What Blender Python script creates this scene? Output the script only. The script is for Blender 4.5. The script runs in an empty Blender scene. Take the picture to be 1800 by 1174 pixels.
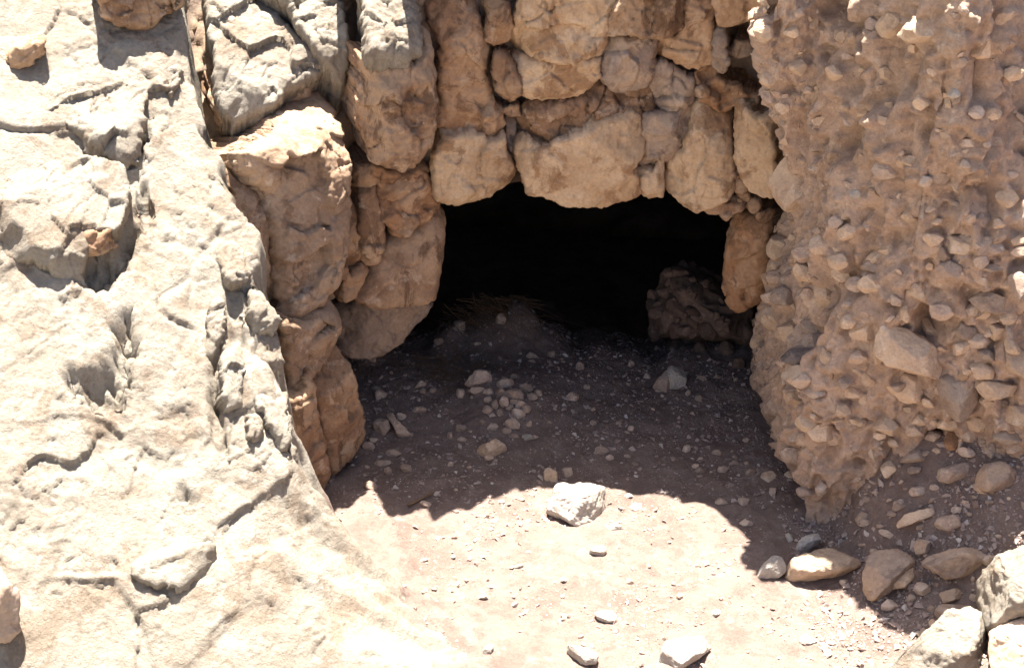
import bpy, bmesh, math, random
import numpy as np
from mathutils import Vector, Matrix
from mathutils.bvhtree import BVHTree

# ------------------------------------------------------------------ camera, sky, sun, exposure
scene = bpy.context.scene
COL = scene.collection
CAM_H, CAM_PITCH, FPX = 3.86, math.radians(28.0), 2500.0     # FPX: focal length in photo pixels (1800 wide)
cam_data = bpy.data.cameras.new("camera")
cam = bpy.data.objects.new("camera", cam_data)
COL.objects.link(cam)
cam.location = (0, 0, CAM_H)
cam.rotation_euler = (math.pi / 2 - CAM_PITCH, 0, 0)
cam_data.sensor_width = 36.0
cam_data.lens = 36.0 * FPX / 1800.0
cam_data.clip_start, cam_data.clip_end = 0.05, 500
cam_data.dof.use_dof = True
cam_data.dof.focus_distance = 6.6
cam_data.dof.aperture_fstop = 13.0
scene.camera = cam

SUN_ELEV, SUN_AZ = math.radians(75.0), math.radians(-5.0)     # azimuth from +Y (behind the cliff) towards +X
world = bpy.data.worlds.new("World")
scene.world = world
world.use_nodes = True
wn = world.node_tree
sky = wn.nodes.new("ShaderNodeTexSky")
sky.sky_type = 'NISHITA'
sky.sun_disc = False
sky.sun_elevation = SUN_ELEV
sky.sun_rotation = SUN_AZ
sky.altitude = 100
sky.dust_density = 3.0
sky.air_density = 0.8
bg = wn.nodes["Background"]
bg.inputs[1].default_value = 0.05
wn.links.new(sky.outputs[0], bg.inputs[0])

sun_data = bpy.data.lights.new("sun", 'SUN')
sun_data.energy = 5.0
sun_data.angle = math.radians(0.5)
sun_data.color = (1.0, 0.935, 0.855)
sun = bpy.data.objects.new("sun", sun_data)
COL.objects.link(sun)
to_sun = Vector((math.cos(SUN_ELEV) * math.sin(SUN_AZ), math.cos(SUN_ELEV) * math.cos(SUN_AZ), math.sin(SUN_ELEV)))
sun.rotation_euler = to_sun.to_track_quat('Z', 'Y').to_euler()
sun.location = (0, 0, 12)

scene.view_settings.view_transform = 'Standard'
scene.view_settings.look = 'None'
scene.view_settings.gamma = 1.0
scene.view_settings.use_curve_mapping = False
scene.view_settings.exposure = 2.4

random.seed(7)
RNG = np.random.default_rng(11)
V = lambda *a: np.array(a, dtype=float)

# ------------------------------------------------------------------ projection helpers
CF = V(0, math.cos(CAM_PITCH), -math.sin(CAM_PITCH))
CU = V(0, math.sin(CAM_PITCH), math.cos(CAM_PITCH))
CO = V(0, 0, CAM_H)

def rays(px, py):
    px, py = np.asarray(px, float), np.asarray(py, float)
    u, v = (px - 900) / FPX, (587 - py) / FPX
    return np.stack([u, CF[1] + v * CU[1], CF[2] + v * CU[2]], -1)

def at_y(px, py, y):
    d = rays(px, py)
    return CO + d * (y / d[..., 1])[..., None]

# ------------------------------------------------------------------ noise
_pr = np.random.default_rng(3)
PERM = np.concatenate([_pr.permutation(256)] * 3).astype(np.int32)
GRAD = _pr.normal(size=(256, 3)); GRAD /= np.linalg.norm(GRAD, axis=1)[:, None]
RND3 = _pr.random((256, 3)); RNDG = _pr.normal(size=(256, 3))

def _h(i, j, k):
    return PERM[PERM[PERM[i & 255] + (j & 255)] + (k & 255)]

def perlin(p):
    i = np.floor(p).astype(np.int32); f = p - i
    w = f * f * f * (f * (f * 6 - 15) + 10)
    r = 0
    for dx in (0, 1):
        wx = w[:, 0] if dx else 1 - w[:, 0]
        for dy in (0, 1):
            wy = w[:, 1] if dy else 1 - w[:, 1]
            for dz in (0, 1):
                wz = w[:, 2] if dz else 1 - w[:, 2]
                g = GRAD[_h(i[:, 0] + dx, i[:, 1] + dy, i[:, 2] + dz)]
                d = g[:, 0] * (f[:, 0] - dx) + g[:, 1] * (f[:, 1] - dy) + g[:, 2] * (f[:, 2] - dz)
                r = r + wx * wy * wz * d
    return r * 1.5

def fbm(p, scale, octaves=4, gain=0.5, off=0.0):
    a, s, r = 1.0, scale, 0
    for o in range(octaves):
        r = r + a * perlin(p * s + off + 17.3 * o)
        a *= gain; s *= 2.03
    return r

def ridged(p, scale, octaves=3, off=0.0):
    a, s, r = 1.0, scale, 0
    for o in range(octaves):
        r = r + a * (1 - 2 * np.abs(perlin(p * s + off + 9.1 * o)))
        a *= 0.5; s *= 2.1
    return r

def cells(p, scale, off=0.0):
    """nearest cell: facet height (a random plane per cell), distance to nearest and second cell, cell hash"""
    q = p * scale + off
    b = np.floor(q).astype(np.int32)
    f1 = np.full(len(q), 9.0); f2 = f1.copy(); fac = np.zeros(len(q)); hh = np.zeros(len(q), np.int32)
    for dx in (-1, 0, 1):
        for dy in (-1, 0, 1):
            for dz in (-1, 0, 1):
                h = _h(b[:, 0] + dx, b[:, 1] + dy, b[:, 2] + dz)
                c = b + V(dx, dy, dz) + RND3[h]
                v = q - c
                d = np.einsum('ij,ij->i', v, v)
                m = d < f1
                f2 = np.where(m, f1, np.minimum(f2, d))
                g = np.einsum('ij,ij->i', v, RNDG[h])
                fac = np.where(m, g + (RND3[h][:, 0] - .5), fac)
                hh = np.where(m, h, hh); f1 = np.where(m, d, f1)
    return fac / scale, np.sqrt(f1) / scale, np.sqrt(f2) / scale, hh

def lumps(p, scale, off=0.0, keep=0.6, rmin=.25, rmax=.55):
    """rounded bumps of random radius, one per cell"""
    q = p * scale + off
    b = np.floor(q).astype(np.int32)
    r = np.zeros(len(q))
    for dx in (-1, 0, 1):
        for dy in (-1, 0, 1):
            for dz in (-1, 0, 1):
                h = _h(b[:, 0] + dx, b[:, 1] + dy, b[:, 2] + dz)
                v = q - (b + V(dx, dy, dz) + RND3[h])
                rad = np.where(RND3[h][:, 1] < keep, rmin + (rmax - rmin) * RND3[h][:, 2], 0.001)
                d = np.einsum('ij,ij->i', v, v)
                r = np.maximum(r, np.sqrt(np.maximum(rad * rad - d, 0)))
    return r / scale

def sstep(a, b, x):
    t = np.clip((x - a) / (b - a), 0, 1)
    return t * t * (3 - 2 * t)

def sdf(poly, q):
    """signed distance to polygon, positive inside"""
    poly = np.asarray(poly, float)
    a = poly; b = np.roll(poly, -1, 0)
    best = np.full(len(q), 1e18); inside = np.zeros(len(q), bool)
    for k in range(len(a)):
        e = b[k] - a[k]; w = q - a[k]
        t = np.clip((w @ e) / max(e @ e, 1e-12), 0, 1)
        d = w - t[:, None] * e
        best = np.minimum(best, np.einsum('ij,ij->i', d, d))
        c1 = (a[k, 1] > q[:, 1]) != (b[k, 1] > q[:, 1])
        with np.errstate(divide='ignore', invalid='ignore'):
            xi = a[k, 0] + (q[:, 1] - a[k, 1]) * e[0] / e[1]
        inside ^= c1 & (q[:, 0] < xi)
    return np.where(inside, 1, -1) * np.sqrt(best)

# ------------------------------------------------------------------ mesh helpers
def make_mesh(name, verts, faces, mat, smooth=True):
    me = bpy.data.meshes.new(name)
    verts = np.asarray(verts, np.float32); faces = np.asarray(faces, np.int32)
    n = faces.shape[1]
    me.vertices.add(len(verts)); me.vertices.foreach_set("co", verts.ravel())
    me.loops.add(faces.size); me.loops.foreach_set("vertex_index", faces.ravel())
    me.polygons.add(len(faces))
    me.polygons.foreach_set("loop_start", np.arange(0, faces.size, n, dtype=np.int32))
    me.polygons.foreach_set("use_smooth", np.full(len(faces), smooth))
    me.update(calc_edges=True); me.validate()
    me.materials.append(mat)
    return me

def add(name, me, parent=None, loc=None):
    o = bpy.data.objects.new(name, me)
    COL.objects.link(o)
    if loc is not None: o.location = loc
    if parent is not None: o.parent = parent
    return o

def tag(o, label=None, cat=None, group=None, kind=None):
    if label: o["label"] = label
    if cat: o["category"] = cat
    if group: o["group"] = group
    if kind: o["kind"] = kind
    return o

def vnormals(v, f):
    v = np.asarray(v, float)
    n = np.zeros_like(v)
    a = np.cross(v[f[:, 2]] - v[f[:, 0]], v[f[:, -1]] - v[f[:, 1]])
    for k in range(f.shape[1]):
        np.add.at(n, f[:, k], a)
    return n / np.maximum(np.linalg.norm(n, axis=1), 1e-9)[:, None]

def grid_faces(nu, nv):
    i = np.arange(nu * nv).reshape(nu, nv)
    return np.stack([i[:-1, :-1].ravel(), i[1:, :-1].ravel(), i[1:, 1:].ravel(), i[:-1, 1:].ravel()], 1)

def bvh_of(v, f):
    return BVHTree.FromPolygons([tuple(x) for x in np.asarray(v, float)], [tuple(int(i) for i in x) for x in f])

# ------------------------------------------------------------------ materials
def rock_mat(name, c_main, c_second, c_stain, c_pale, scale=3.0, stain=0.5, pale=0.5, bump=1.0, grain=60.0, rough=0.9,
             streak=False, vary=0.18, speck=0.5):
    m = bpy.data.materials.new(name); m.use_nodes = True
    nt = m.node_tree; N = nt.nodes; L = nt.links
    bs = N["Principled BSDF"]; bs.inputs["Roughness"].default_value = rough
    bs.inputs["Specular IOR Level"].default_value = 0.15
    tc = N.new("ShaderNodeTexCoord"); oi = N.new("ShaderNodeObjectInfo")
    addv = N.new("ShaderNodeVectorMath"); addv.operation = 'MULTIPLY_ADD'
    L.new(oi.outputs["Random"], addv.inputs[0]); addv.inputs[1].default_value = (13, 7, 29); L.new(tc.outputs["Object"], addv.inputs[2])
    vec = addv.outputs[0]
    def noise(sc, det=6, ro=0.6, dist=0.0, v=None):
        n = N.new("ShaderNodeTexNoise"); n.inputs["Scale"].default_value = sc; n.inputs["Detail"].default_value = det
        n.inputs["Roughness"].default_value = ro; n.inputs["Distortion"].default_value = dist
        L.new(v or vec, n.inputs["Vector"]); return n.outputs["Fac"]
    def ramp(fac, a, b):
        r = N.new("ShaderNodeMapRange"); r.interpolation_type = 'SMOOTHSTEP'
        r.inputs[1].default_value = a; r.inputs[2].default_value = b
        L.new(fac, r.inputs[0]); return r.outputs[0]
    def mix(fac, a, b, mode='MIX'):
        x = N.new("ShaderNodeMix"); x.data_type = 'RGBA'; x.blend_type = mode
        for s, v in ((0, fac), (6, a), (7, b)):
            if isinstance(v, (int, float)): x.inputs[s].default_value = v
            elif isinstance(v, tuple): x.inputs[s].default_value = (*v, 1)
            else: L.new(v, x.inputs[s])
        return x.outputs[2]
    def mul(a, k):
        x = N.new("ShaderNodeMath"); x.operation = 'MULTIPLY'; L.new(a, x.inputs[0])
        if isinstance(k, float): x.inputs[1].default_value = k
        else: L.new(k, x.inputs[1])
        return x.outputs[0]
    col = mix(ramp(noise(scale), .42, .58), c_main, c_second)
    v2 = vec
    if streak:
        mp = N.new("ShaderNodeMapping"); mp.inputs["Scale"].default_value = (1, 1, .3); L.new(vec, mp.inputs[0]); v2 = mp.outputs[0]
    col = mix(mul(ramp(noise(scale * 1.7, 8, .65, .6, v2), .53, .61), float(stain)), col, c_stain)
    col = mix(mul(ramp(noise(scale * 2.3, 8, .7, .3), .55, .63), float(pale)), col, c_pale)
    g = noise(grain, 4, .7)
    col = mix(1.0, col, mix(g, (.62, .6, .58), (1.36, 1.37, 1.38)), 'MULTIPLY')
    # small dark pits and pale grit
    vo = N.new("ShaderNodeTexVoronoi"); vo.inputs["Scale"].default_value = grain * 1.3; L.new(vec, vo.inputs["Vector"])
    pit = ramp(vo.outputs["Distance"], .16, .05)
    col = mix(mul(mul(pit, ramp(noise(scale * 4), .5, .62)), float(speck)), col, tuple(c * .45 for c in c_stain))
    rv = N.new("ShaderNodeMapRange"); L.new(oi.outputs["Random"], rv.inputs[0])
    rv.inputs[3].default_value = 1 - vary; rv.inputs[4].default_value = 1 + vary
    hs = N.new("ShaderNodeHueSaturation"); L.new(col, hs.inputs["Color"]); L.new(rv.outputs[0], hs.inputs["Value"])
    L.new(hs.outputs[0], bs.inputs["Base Color"])
    b1 = N.new("ShaderNodeBump"); b1.inputs["Strength"].default_value = .8 * bump; b1.inputs["Distance"].default_value = .010
    L.new(noise(scale * 20, 9, .74, .3), b1.inputs["Height"])
    b2 = N.new("ShaderNodeBump"); b2.inputs["Strength"].default_value = .55 * bump; b2.inputs["Distance"].default_value = .004
    L.new(g, b2.inputs["Height"]); L.new(b1.outputs[0], b2.inputs["Normal"])
    L.new(b2.outputs[0], bs.inputs["Normal"])
    return m

M_SLOPE = rock_mat("pale_limestone", (.272, .236, .188), (.31, .28, .23), (.20, .148, .104), (.36, .33, .285), 3.2, .6, .5, 1.6, 60, speck=1.0, vary=.03)
M_CLIFF = rock_mat("tan_limestone", (.41, .28, .18), (.275, .17, .105), (.15, .09, .055), (.53, .41, .30), 3.6, .85, .6, 1.2, 60, streak=True, vary=.1)
M_TANROCK = rock_mat("weathered_tan_rock", (.40, .285, .195), (.30, .205, .138), (.18, .115, .075), (.56, .46, .37), 3.4, .7, .55, 1.1, 60, vary=.05)
M_PALE = rock_mat("buff_limestone", (.55, .405, .265), (.45, .31, .19), (.26, .15, .08), (.60, .47, .34), 3.0, .75, .4, .7, 70, vary=.06)
M_ORANGE = rock_mat("iron_stained_limestone", (.33, .19, .105), (.40, .265, .165), (.17, .095, .055), (.48, .36, .25), 3.8, .8, .5, .9, 60, vary=.12)
M_GREY = rock_mat("weathered_limestone", (.33, .255, .20), (.42, .31, .22), (.22, .16, .13), (.48, .38, .29), 4.0, .7, .4, .9, 60, vary=.1)
M_BANK = rock_mat("stony_earth", (.56, .41, .305), (.48, .345, .252), (.36, .255, .19), (.62, .50, .395), 5.0, .45, .7, 1.6, 55, vary=.0, speck=.35)
M_SOIL = rock_mat("dusty_soil", (.232, .175, .146), (.192, .14, .116), (.145, .10, .082), (.29, .235, .20), 5.0, .45, .5, 1.3, 90, vary=.0, speck=.8)
M_STONE = rock_mat("loose_limestone", (.44, .35, .275), (.38, .285, .22), (.28, .20, .15), (.54, .46, .37), 7.0, .5, .6, .9, 80, vary=.25)
M_TANSTONE = rock_mat("tan_stone", (.56, .425, .30), (.50, .37, .26), (.38, .26, .17), (.61, .51, .40), 6.0, .5, .6, .8, 80, vary=.12)
M_BANKSTONE = rock_mat("dusty_stone", (.54, .415, .315), (.48, .36, .27), (.36, .26, .195), (.60, .50, .41), 6.0, .5, .6, 1.0, 80, vary=.12)
M_WHITE = rock_mat("white_limestone", (.42, .385, .335), (.36, .325, .275), (.27, .215, .16), (.48, .45, .405), 6.0, .4, .6, .7, 70, vary=.05)
M_FLINT = rock_mat("dark_flint", (.16, .13, .12), (.23, .19, .165), (.10, .08, .07), (.34, .29, .25), 12.0, .6, .6, 1.0, 90, vary=.1)
M_DARKRUBBLE = rock_mat("dark_rubble", (.19, .13, .10), (.14, .10, .075), (.10, .07, .055), (.26, .19, .15), 6.0, .5, .5, 1.0, 70, vary=.3)  # rubble in a deeper brown than the loose stones
M_CAVE = rock_mat("darkened_cave_rock", (.16, .11, .08), (.11, .075, .055), (.07, .05, .04), (.20, .14, .10), 3.0, .6, .4, 1.0, 50, vary=.0)  # set dark: the chamber's unlit blackness is partly put into the rock colour
M_STRAW = rock_mat("dry_straw", (.19, .125, .075), (.15, .10, .06), (.11, .07, .04), (.25, .18, .11), 9.0, .5, .5, .3, 80, vary=.1)

# ------------------------------------------------------------------ terrain functions
RIDGE = V((-5, -.62), (3.6, -.62), (4.3, -.70), (4.48, -.76), (4.78, -.87), (5.36, -.985), (5.81, -1.175), (6.1, -1.36), (6.6, -1.5), (7, -1.6), (60, -1.6))

def ridge_x(y):
    y = np.asarray(y, float)
    w = .035 * np.sin(y * 9.1 + 1) + .025 * np.sin(y * 23.7) + .012 * np.sin(y * 51 + 2)
    return np.interp(y, RIDGE[:, 0], RIDGE[:, 1]) + w * (y < 6)

def slope_z(x, y):
    z = .2 + .75 * (y - 4.3) + .35 * np.maximum(0, -.7 - x)
    z = np.where(z > 2.3, 2.3 + .6 * (1 - np.exp(-(z - 2.3) / .6)) , z)
    return np.where(y < 4.0, np.maximum(z, -.02 + .30 * np.maximum(0, -.5 - x)), z)

def floor_z(x, y):
    z = .33 * np.clip(x - 1.38, 0, 1.1) * sstep(6.4, 5.6, y)                       # shelf under the bank
    yb = np.interp(x, [1.3, 1.39, 1.55, 1.75, 2.1, 3.0, 6.0], [5.6, 5.46, 5.37, 5.24, 5.04, 4.6, 3.3])
    z = z + .36 * np.clip(1 - (yb - y) / .62, 0, 1.1) ** 1.25 * sstep(1.42, 1.72, x) * sstep(9, 7, y)   # debris at the foot of the bank
    z = z + .10 * sstep(-.34, -.66, x) * sstep(5.42, 5.34, y) * sstep(4.3, 5.2, y)   # ledge in front of the jamb
    z = z + np.where(y < 3.9, .30 * (3.9 - y), 0) * sstep(3.95, 3.4, y)             # pit edge rising to the viewer
    z = np.minimum(z, 2.3)
    yf = y - 6.98 - .13 * np.sin(5.1 * x + 1) - .08 * np.sin(12.7 * x + .4) - .04 * np.sin(29 * x)
    z = z - .34 * np.clip(yf, 0, 2.2) * sstep(-.05, .35, yf)                           # cave floor shaped to drop inside so it turns dark
    z = z + .24 * np.exp(-(((x + .14) / .34) ** 2 + ((y - 7.35) / .30) ** 2))       # heap of earth under the dry brush
    z = z + .10 * sstep(-.2, -.9, x) * sstep(5.9, 6.8, y)
    z = z + .11 * np.exp(-(((x + .06) / .26) ** 2 + ((y - 6.45) / .30) ** 2))
    return z

def slope_mask(x, y):
    lo = np.interp(y, [4.0, 4.7, 5.0, 5.3], [.30, .22, .12, .06])
    hi = np.interp(y, [4.0, 4.7, 5.0, 5.3], [.75, .62, .30, .06])
    xr = ridge_x(y)
    return sstep(xr + hi, xr - lo, x)

CARVES = []     # (polygon in x,y, depth, softness)

def ground_base(x, y):
    m = slope_mask(x, y)
    z = floor_z(x, y) * (1 - m) + np.maximum(slope_z(x, y), floor_z(x, y)) * m
    for poly, dep, soft in CARVES:
        q = np.stack([x, y], -1).reshape(-1, 2)
        lo, hi = poly.min(0) - soft, poly.max(0) + soft
        k = ((q >= lo) & (q <= hi)).all(1)
        dz = np.zeros(len(q))
        if k.any():
            qk = q[k]; q3 = np.concatenate([qk, qk[:, :1] * 0], 1)
            dz[k] = dep * sstep(-soft, soft, sdf(poly, qk) + .028 * fbm(q3, 12, 4, .6)) * (1 + .5 * fbm(q3, 20, 2))
        z = z - dz.reshape(np.shape(z))
    return z

def hit_base(px, py):
    d = rays(px, py).reshape(-1, 3)
    t = np.linspace(2.5, 14, 1200)
    P = CO[None, None] + d[:, None] * t[None, :, None]
    below = P[..., 2] < ground_base(P[..., 0], P[..., 1])
    i = below.argmax(1)
    return P[np.arange(len(d)), i]

for pts, dep, soft in [
    ([(128, 440), (150, 436), (205, 440), (222, 395), (240, 370), (236, 430), (222, 470), (190, 515), (150, 498), (135, 490)], .13, .03),
    ([(215, 540), (204, 560), (175, 650), (110, 655), (120, 690), (180, 722), (215, 690), (240, 625), (236, 545)], .11, .025),
    ([(398, 500), (418, 505), (425, 600), (420, 640), (405, 600)], .05, .02),
    ([(366, 632), (388, 610), (384, 715), (368, 705)], .05, .02),
    ([(432, 505), (440, 500), (448, 590), (442, 630), (430, 610)], .03, .015),
    ([(235, 265), (262, 195), (268, 200), (246, 285), (262, 380), (252, 420), (240, 330), (200, 288), (215, 278)], .06, .015),
    ([(300, 845), (335, 850), (345, 885), (335, 895)], .05, .02),
    ([(380, 690), (398, 740), (400, 800), (390, 795), (378, 740)], .05, .02),
]:
    CARVES.append((hit_base([p[0] for p in pts], [p[1] for p in pts])[:, :2].copy(), dep, soft))

# ------------------------------------------------------------------ ground and left rock slope
def axis(a, b, step, lo, hi, ratio=1.28):
    inner = np.arange(a, b + 1e-6, step)
    left, right = [], []
    s, p = step, a
    while p > lo: s *= ratio; p -= s; left.append(max(p, lo))
    s, p = step, b
    while p < hi: s *= ratio; p += s; right.append(min(p, hi))
    return np.concatenate([left[::-1], inner, right])

gx = axis(-2.75, 2.35, .0085, -45, 45)
gy = axis(4.0, 8.0, .0078, -40, 45)
GX, GY = np.meshgrid(gx, gy, indexing='ij')
gv = np.stack([GX, GY, ground_base(GX, GY)], -1).reshape(-1, 3)
gf = grid_faces(len(gx), len(gy))
gn = vnormals(gv, gf)
near = (np.abs(gv[:, 0]) < 3.2) & (gv[:, 1] > 3.4) & (gv[:, 1] < 8.4)
P = gv[near]; msk = slope_mask(P[:, 0], P[:, 1])
mrock = np.maximum(msk, 0)
fac, f1, f2, _ = cells(P + .10 * fbm(P, 2.2, 2)[:, None], 2.6)
fac2, g1, g2, _ = cells(P + .05 * fbm(P, 5, 2, .5, 5)[:, None], 7.0, 4.2)
crackn = fbm(P, 1.6, 2, .5, 3.3)
tt = P @ V(.62, -.35, -.5) * 2.3 + .55 * fbm(P, 1.4, 3, .55, 1.1); sw = tt - np.floor(tt)
tu = P @ V(.35, .5, -.6) * 5.1 + .6 * fbm(P, 2.2, 3, .55, 6.1); su = tu - np.floor(tu)
lm = sstep(.02, .28, fbm(P, 1.0, 2, .5, 12.0)) * sstep(-.05, .3, fbm(P, 3.5, 2, .5, 31.0)); ln = sstep(.05, .3, fbm(P, 1.6, 2, .5, 15.0))
rockd = (.030 * np.clip(fac * 2.6, -1.2, 1.2) * sstep(.0, .05, f2 - f1) + .012 * np.clip(fac2 * 5, -1.2, 1.2) * sstep(.0, .3, fbm(P, 1.3, 2, .5, 7.7))
         + .036 * (sw - .5) * lm + .022 * (su - .5) * ln - .016 * np.clip(fbm(P, 24, 3, .65, 4.4) - .22, 0, 1) * sstep(.0, .3, fbm(P, 2.4, 2, .5, 21.0)) + .040 * fbm(P, 1.3, 2, .5) + .006 * fbm(P, 16, 4, .65) - .010 * np.clip(fbm(P, 10, 3, .6, 2.2) - .3, 0, 1)
         - .014 * sstep(.010, .0, f2 - f1) * sstep(.2, .4, crackn))
fac3, h1, h2, _ = cells(P + .01 * fbm(P, 18, 2)[:, None], 18.0, 9.1)
fac4, _, _, _ = cells(P, 42.0, 3.1)
pm = sstep(-.1, .25, fbm(P, 2.6, 3, .6, 41.0))
rockd = rockd + pm * (.011 * np.clip(fac3 * 13, -1.2, 1.2) + .005 * np.clip(fac4 * 26, -1.2, 1.2))
soild = .020 * fbm(P, 2.2, 3) + .010 * fbm(P, 9, 4, .6, 2.0) + .007 * lumps(P, 16, 1.0, .5) + .010 * np.clip(fbm(P, 5, 2, .5, 8.0), 0, 1)
disp = .60 * rockd * mrock + soild * (1 - mrock)
gv[near] += gn[near] * disp[:, None]
far = ~near
gv[far, 2] += (.25 * fbm(gv[far], .25, 3))
cx = gv[gf].mean(1)
cxn = cx[:, 0] + .20 * fbm(cx * V(1, 1, 0), 3, 5, .65)
on_slope = np.where(cx[:, 1] < 5.1, slope_mask(cxn, cx[:, 1]) > .12, cx[:, 0] < ridge_x(cx[:, 1]) + .03)

def submesh(v, f, keep):
    f = f[keep]; used = np.unique(f)
    re = np.full(len(v), -1, np.int32); re[used] = np.arange(len(used))
    return v[used], re[f]

inside_cave = (cx[:, 0] > -1.6) & (cx[:, 1] > 10.6)
v_, f_ = submesh(gv, gf, ~on_slope & ~inside_cave)
ground = tag(add("ground", make_mesh("ground", v_, f_, M_SOIL)), "dusty pit floor, dark in the cave and sunlit in front of it", "ground", kind="structure")
BVH_G = bvh_of(v_, f_)
v_, f_ = submesh(gv, gf, on_slope)
slope = tag(add("rock_slope", make_mesh("rock_slope", v_, f_, M_SLOPE)), "pale sunlit limestone slope filling the left side of the pit", "rock slope", kind="structure")
BVH_S = bvh_of(v_, f_)

def gz(x, y):
    h = BVH_G.ray_cast(Vector((x, y, 3.4)), Vector((0, 0, -1)))
    return h[0].z if h[0] is not None else float(ground_base(V(x), V(y))[0])

def cast(px, py, *trees):
    d = rays(px, py); d = d / np.linalg.norm(d)
    best = None
    for t in trees:
        h = t.ray_cast(Vector(CO), Vector(d))
        if h[0] is not None and (best is None or h[3] < best[2]):
            best = (np.array(h[0]), np.array(h[1]), h[3])
    return best

# ------------------------------------------------------------------ cliff backing wall and hill top
SHADOW_LIP = V((-45, 7.6), (-3, 7.3), (-1.4, 7.1), (-1.0, 7.05), (-.84, 6.95), (-.805, 6.42), (-.74, 6.33), (-.68, 6.40), (-.50, 6.44), (-.43, 6.14), (-.19, 6.30), (.21, 6.53), (.34, 6.55), (.62, 6.45), (.88, 6.24), (1.04, 5.95), (1.16, 5.87), (1.30, 5.68), (1.42, 5.44), (1.60, 5.10), (1.78, 5.10), (2.1, 5.52), (3, 5.2), (6, 3.4), (45, 3.4))  # out-of-view rim, shaped so its cast shadow edge lands on the pit floor
PLAN = V((-3.2, 7.2), (-1.9, 6.75), (-1.35, 6.28), (-1.05, 6.16), (-.8, 6.34), (-.5, 6.50), (0, 6.60), (.9, 6.58), (1.2, 6.55), (1.5, 6.5))
bx = np.arange(-3.0, 1.5, .016); bz = np.arange(-.15, 2.56, .016)
BX, BZ = np.meshgrid(bx, bz, indexing='ij')
BY = np.interp(BX, PLAN[:, 0], PLAN[:, 1])
BY = BY + np.clip(BZ - 1.35, 0, 9) * .75 * sstep(-.66, -.85, BX)
BY = BY + (np.interp(BX, SHADOW_LIP[:, 0], SHADOW_LIP[:, 1]) - BY) * sstep(2.25, 2.5, BZ)
BY = BY + .40 * np.exp(-((BX + .73 - .02 * np.sin(BZ * 9)) / .06) ** 2) * sstep(.8, 1.2, BZ)
bv = np.stack([BX, BY, BZ], -1).reshape(-1, 3)
bf = grid_faces(len(bx), len(bz))
fc, c1, c2, _ = cells(bv + .05 * fbm(bv, 4, 2)[:, None], 9)
bv[:, 1] -= .06 * sstep(-.66, -.55, bv[:, 0]) * sstep(1.1, .9, bv[:, 0])
bv[:, 1] -= .03 * np.clip(fc * 6, -1, 1) + .05 * fbm(bv, 4, 4) + .02 * lumps(bv, 10)
bc = bv[bf].mean(1)
hole = (bc[:, 0] > -.46) & (bc[:, 0] < 1.6) & (bc[:, 2] < 1.34) | (bc[:, 0] > -.97) & (bc[:, 0] < 1.6) & (bc[:, 2] < .72)
v_, f_ = submesh(bv, bf, ~hole)
rock_face = tag(add("rock_face", make_mesh("rock_face", v_, f_, M_GREY)), "brown limestone rock face of jointed blocks around the cave mouth", "rock face", kind="structure")

hx = np.concatenate([np.linspace(-45, -3.1, 20), np.arange(-3, 1.15, .05), np.arange(1.15, 3, .05), np.linspace(3, 8, 20), np.linspace(9, 45, 10)])
hy = np.concatenate([np.linspace(0, 1.5, 30), np.linspace(1.7, 40, 30)])
HX, HV = np.meshgrid(hx, hy, indexing='ij')
HY = np.interp(HX, SHADOW_LIP[:, 0], SHADOW_LIP[:, 1]) + HV
HZ = 2.53 + .10 * np.minimum(HV, 6) + .06 * fbm(np.stack([HX, HY, HX * 0], -1).reshape(-1, 3), 1.2, 3).reshape(HX.shape) * np.minimum(HV * 3, 1)
hv = np.stack([HX, HY, HZ], -1).reshape(-1, 3)
hill = tag(add("hill_top", make_mesh("hill_top", hv, grid_faces(len(hx), len(hy)), M_SOIL)), "unseen dry stony ground on top of the rock face, rim shaped to shade the pit", "hill", kind="structure")

# ------------------------------------------------------------------ earth bank on the right
BPLAN = V((1.33, 6.80), (1.33, 6.3), (1.30, 5.85), (1.30, 5.52), (1.34, 5.38), (1.53, 5.34), (1.75, 5.24), (2.1, 5.04), (3.0, 4.6), (6.0, 3.3), (9, 3.2))
_sl = np.concatenate([[0], np.cumsum(np.linalg.norm(np.diff(BPLAN, axis=0), axis=1))])
bs_ = np.concatenate([np.arange(0, 2.75, .0070), 2.75 + np.linspace(.012, 1.2, 99), 3.95 + np.linspace(.05, 5.3, 40)])
bzz = np.arange(-.25, 2.56, .0075)
px_ = np.interp(bs_, _sl, BPLAN[:, 0]); py_ = np.interp(bs_, _sl, BPLAN[:, 1])
ker = np.ones(25) / 25
px_[22:-145] = np.convolve(px_, ker, 'same')[22:-145]; py_[22:-145] = np.convolve(py_, ker, 'same')[22:-145]
lx = np.interp(px_, [1.04, 1.16, 1.30, 1.42, 1.60, 2.1, 3, 6, 45], [5.95, 5.87, 5.68, 5.44, 5.10, 5.02, 4.66, 3.4, 3.4])  # bank rim bent to the same cast shadow edge
BS, BZ2 = np.meshgrid(np.arange(len(bs_)), bzz, indexing='ij')
tz = np.clip((BZ2 + .05) / 2.55, 0, 1)
kv = np.stack([px_[BS], py_[BS] + (lx[BS] - py_[BS]) * (.75 * tz + .25 * tz ** 3), BZ2], -1).reshape(-1, 3)
kv[:, 1] += (.52 * sstep(1.4, 2.5, BZ2) * sstep(1.72, 2.1, px_[BS]) * sstep(6, 3, px_[BS])).ravel()
kv[:, 0] -= (.26 * sstep(.45, .9, tz) * sstep(1.5, .8, bs_[BS])).ravel()
kf = grid_faces(len(bs_), len(bzz))
kn = vnormals(kv, kf)
kp = kv * V(1, 1, .55)
kq = kp + .05 * fbm(kp, 6, 3, .55)[:, None]
kfa, k1, k2, _ = cells(kq, 5.0, 1.5)
kfb, m1, m2, _ = cells(kv + .02 * fbm(kv, 14, 2)[:, None], 13.0, 2.5)
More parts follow.
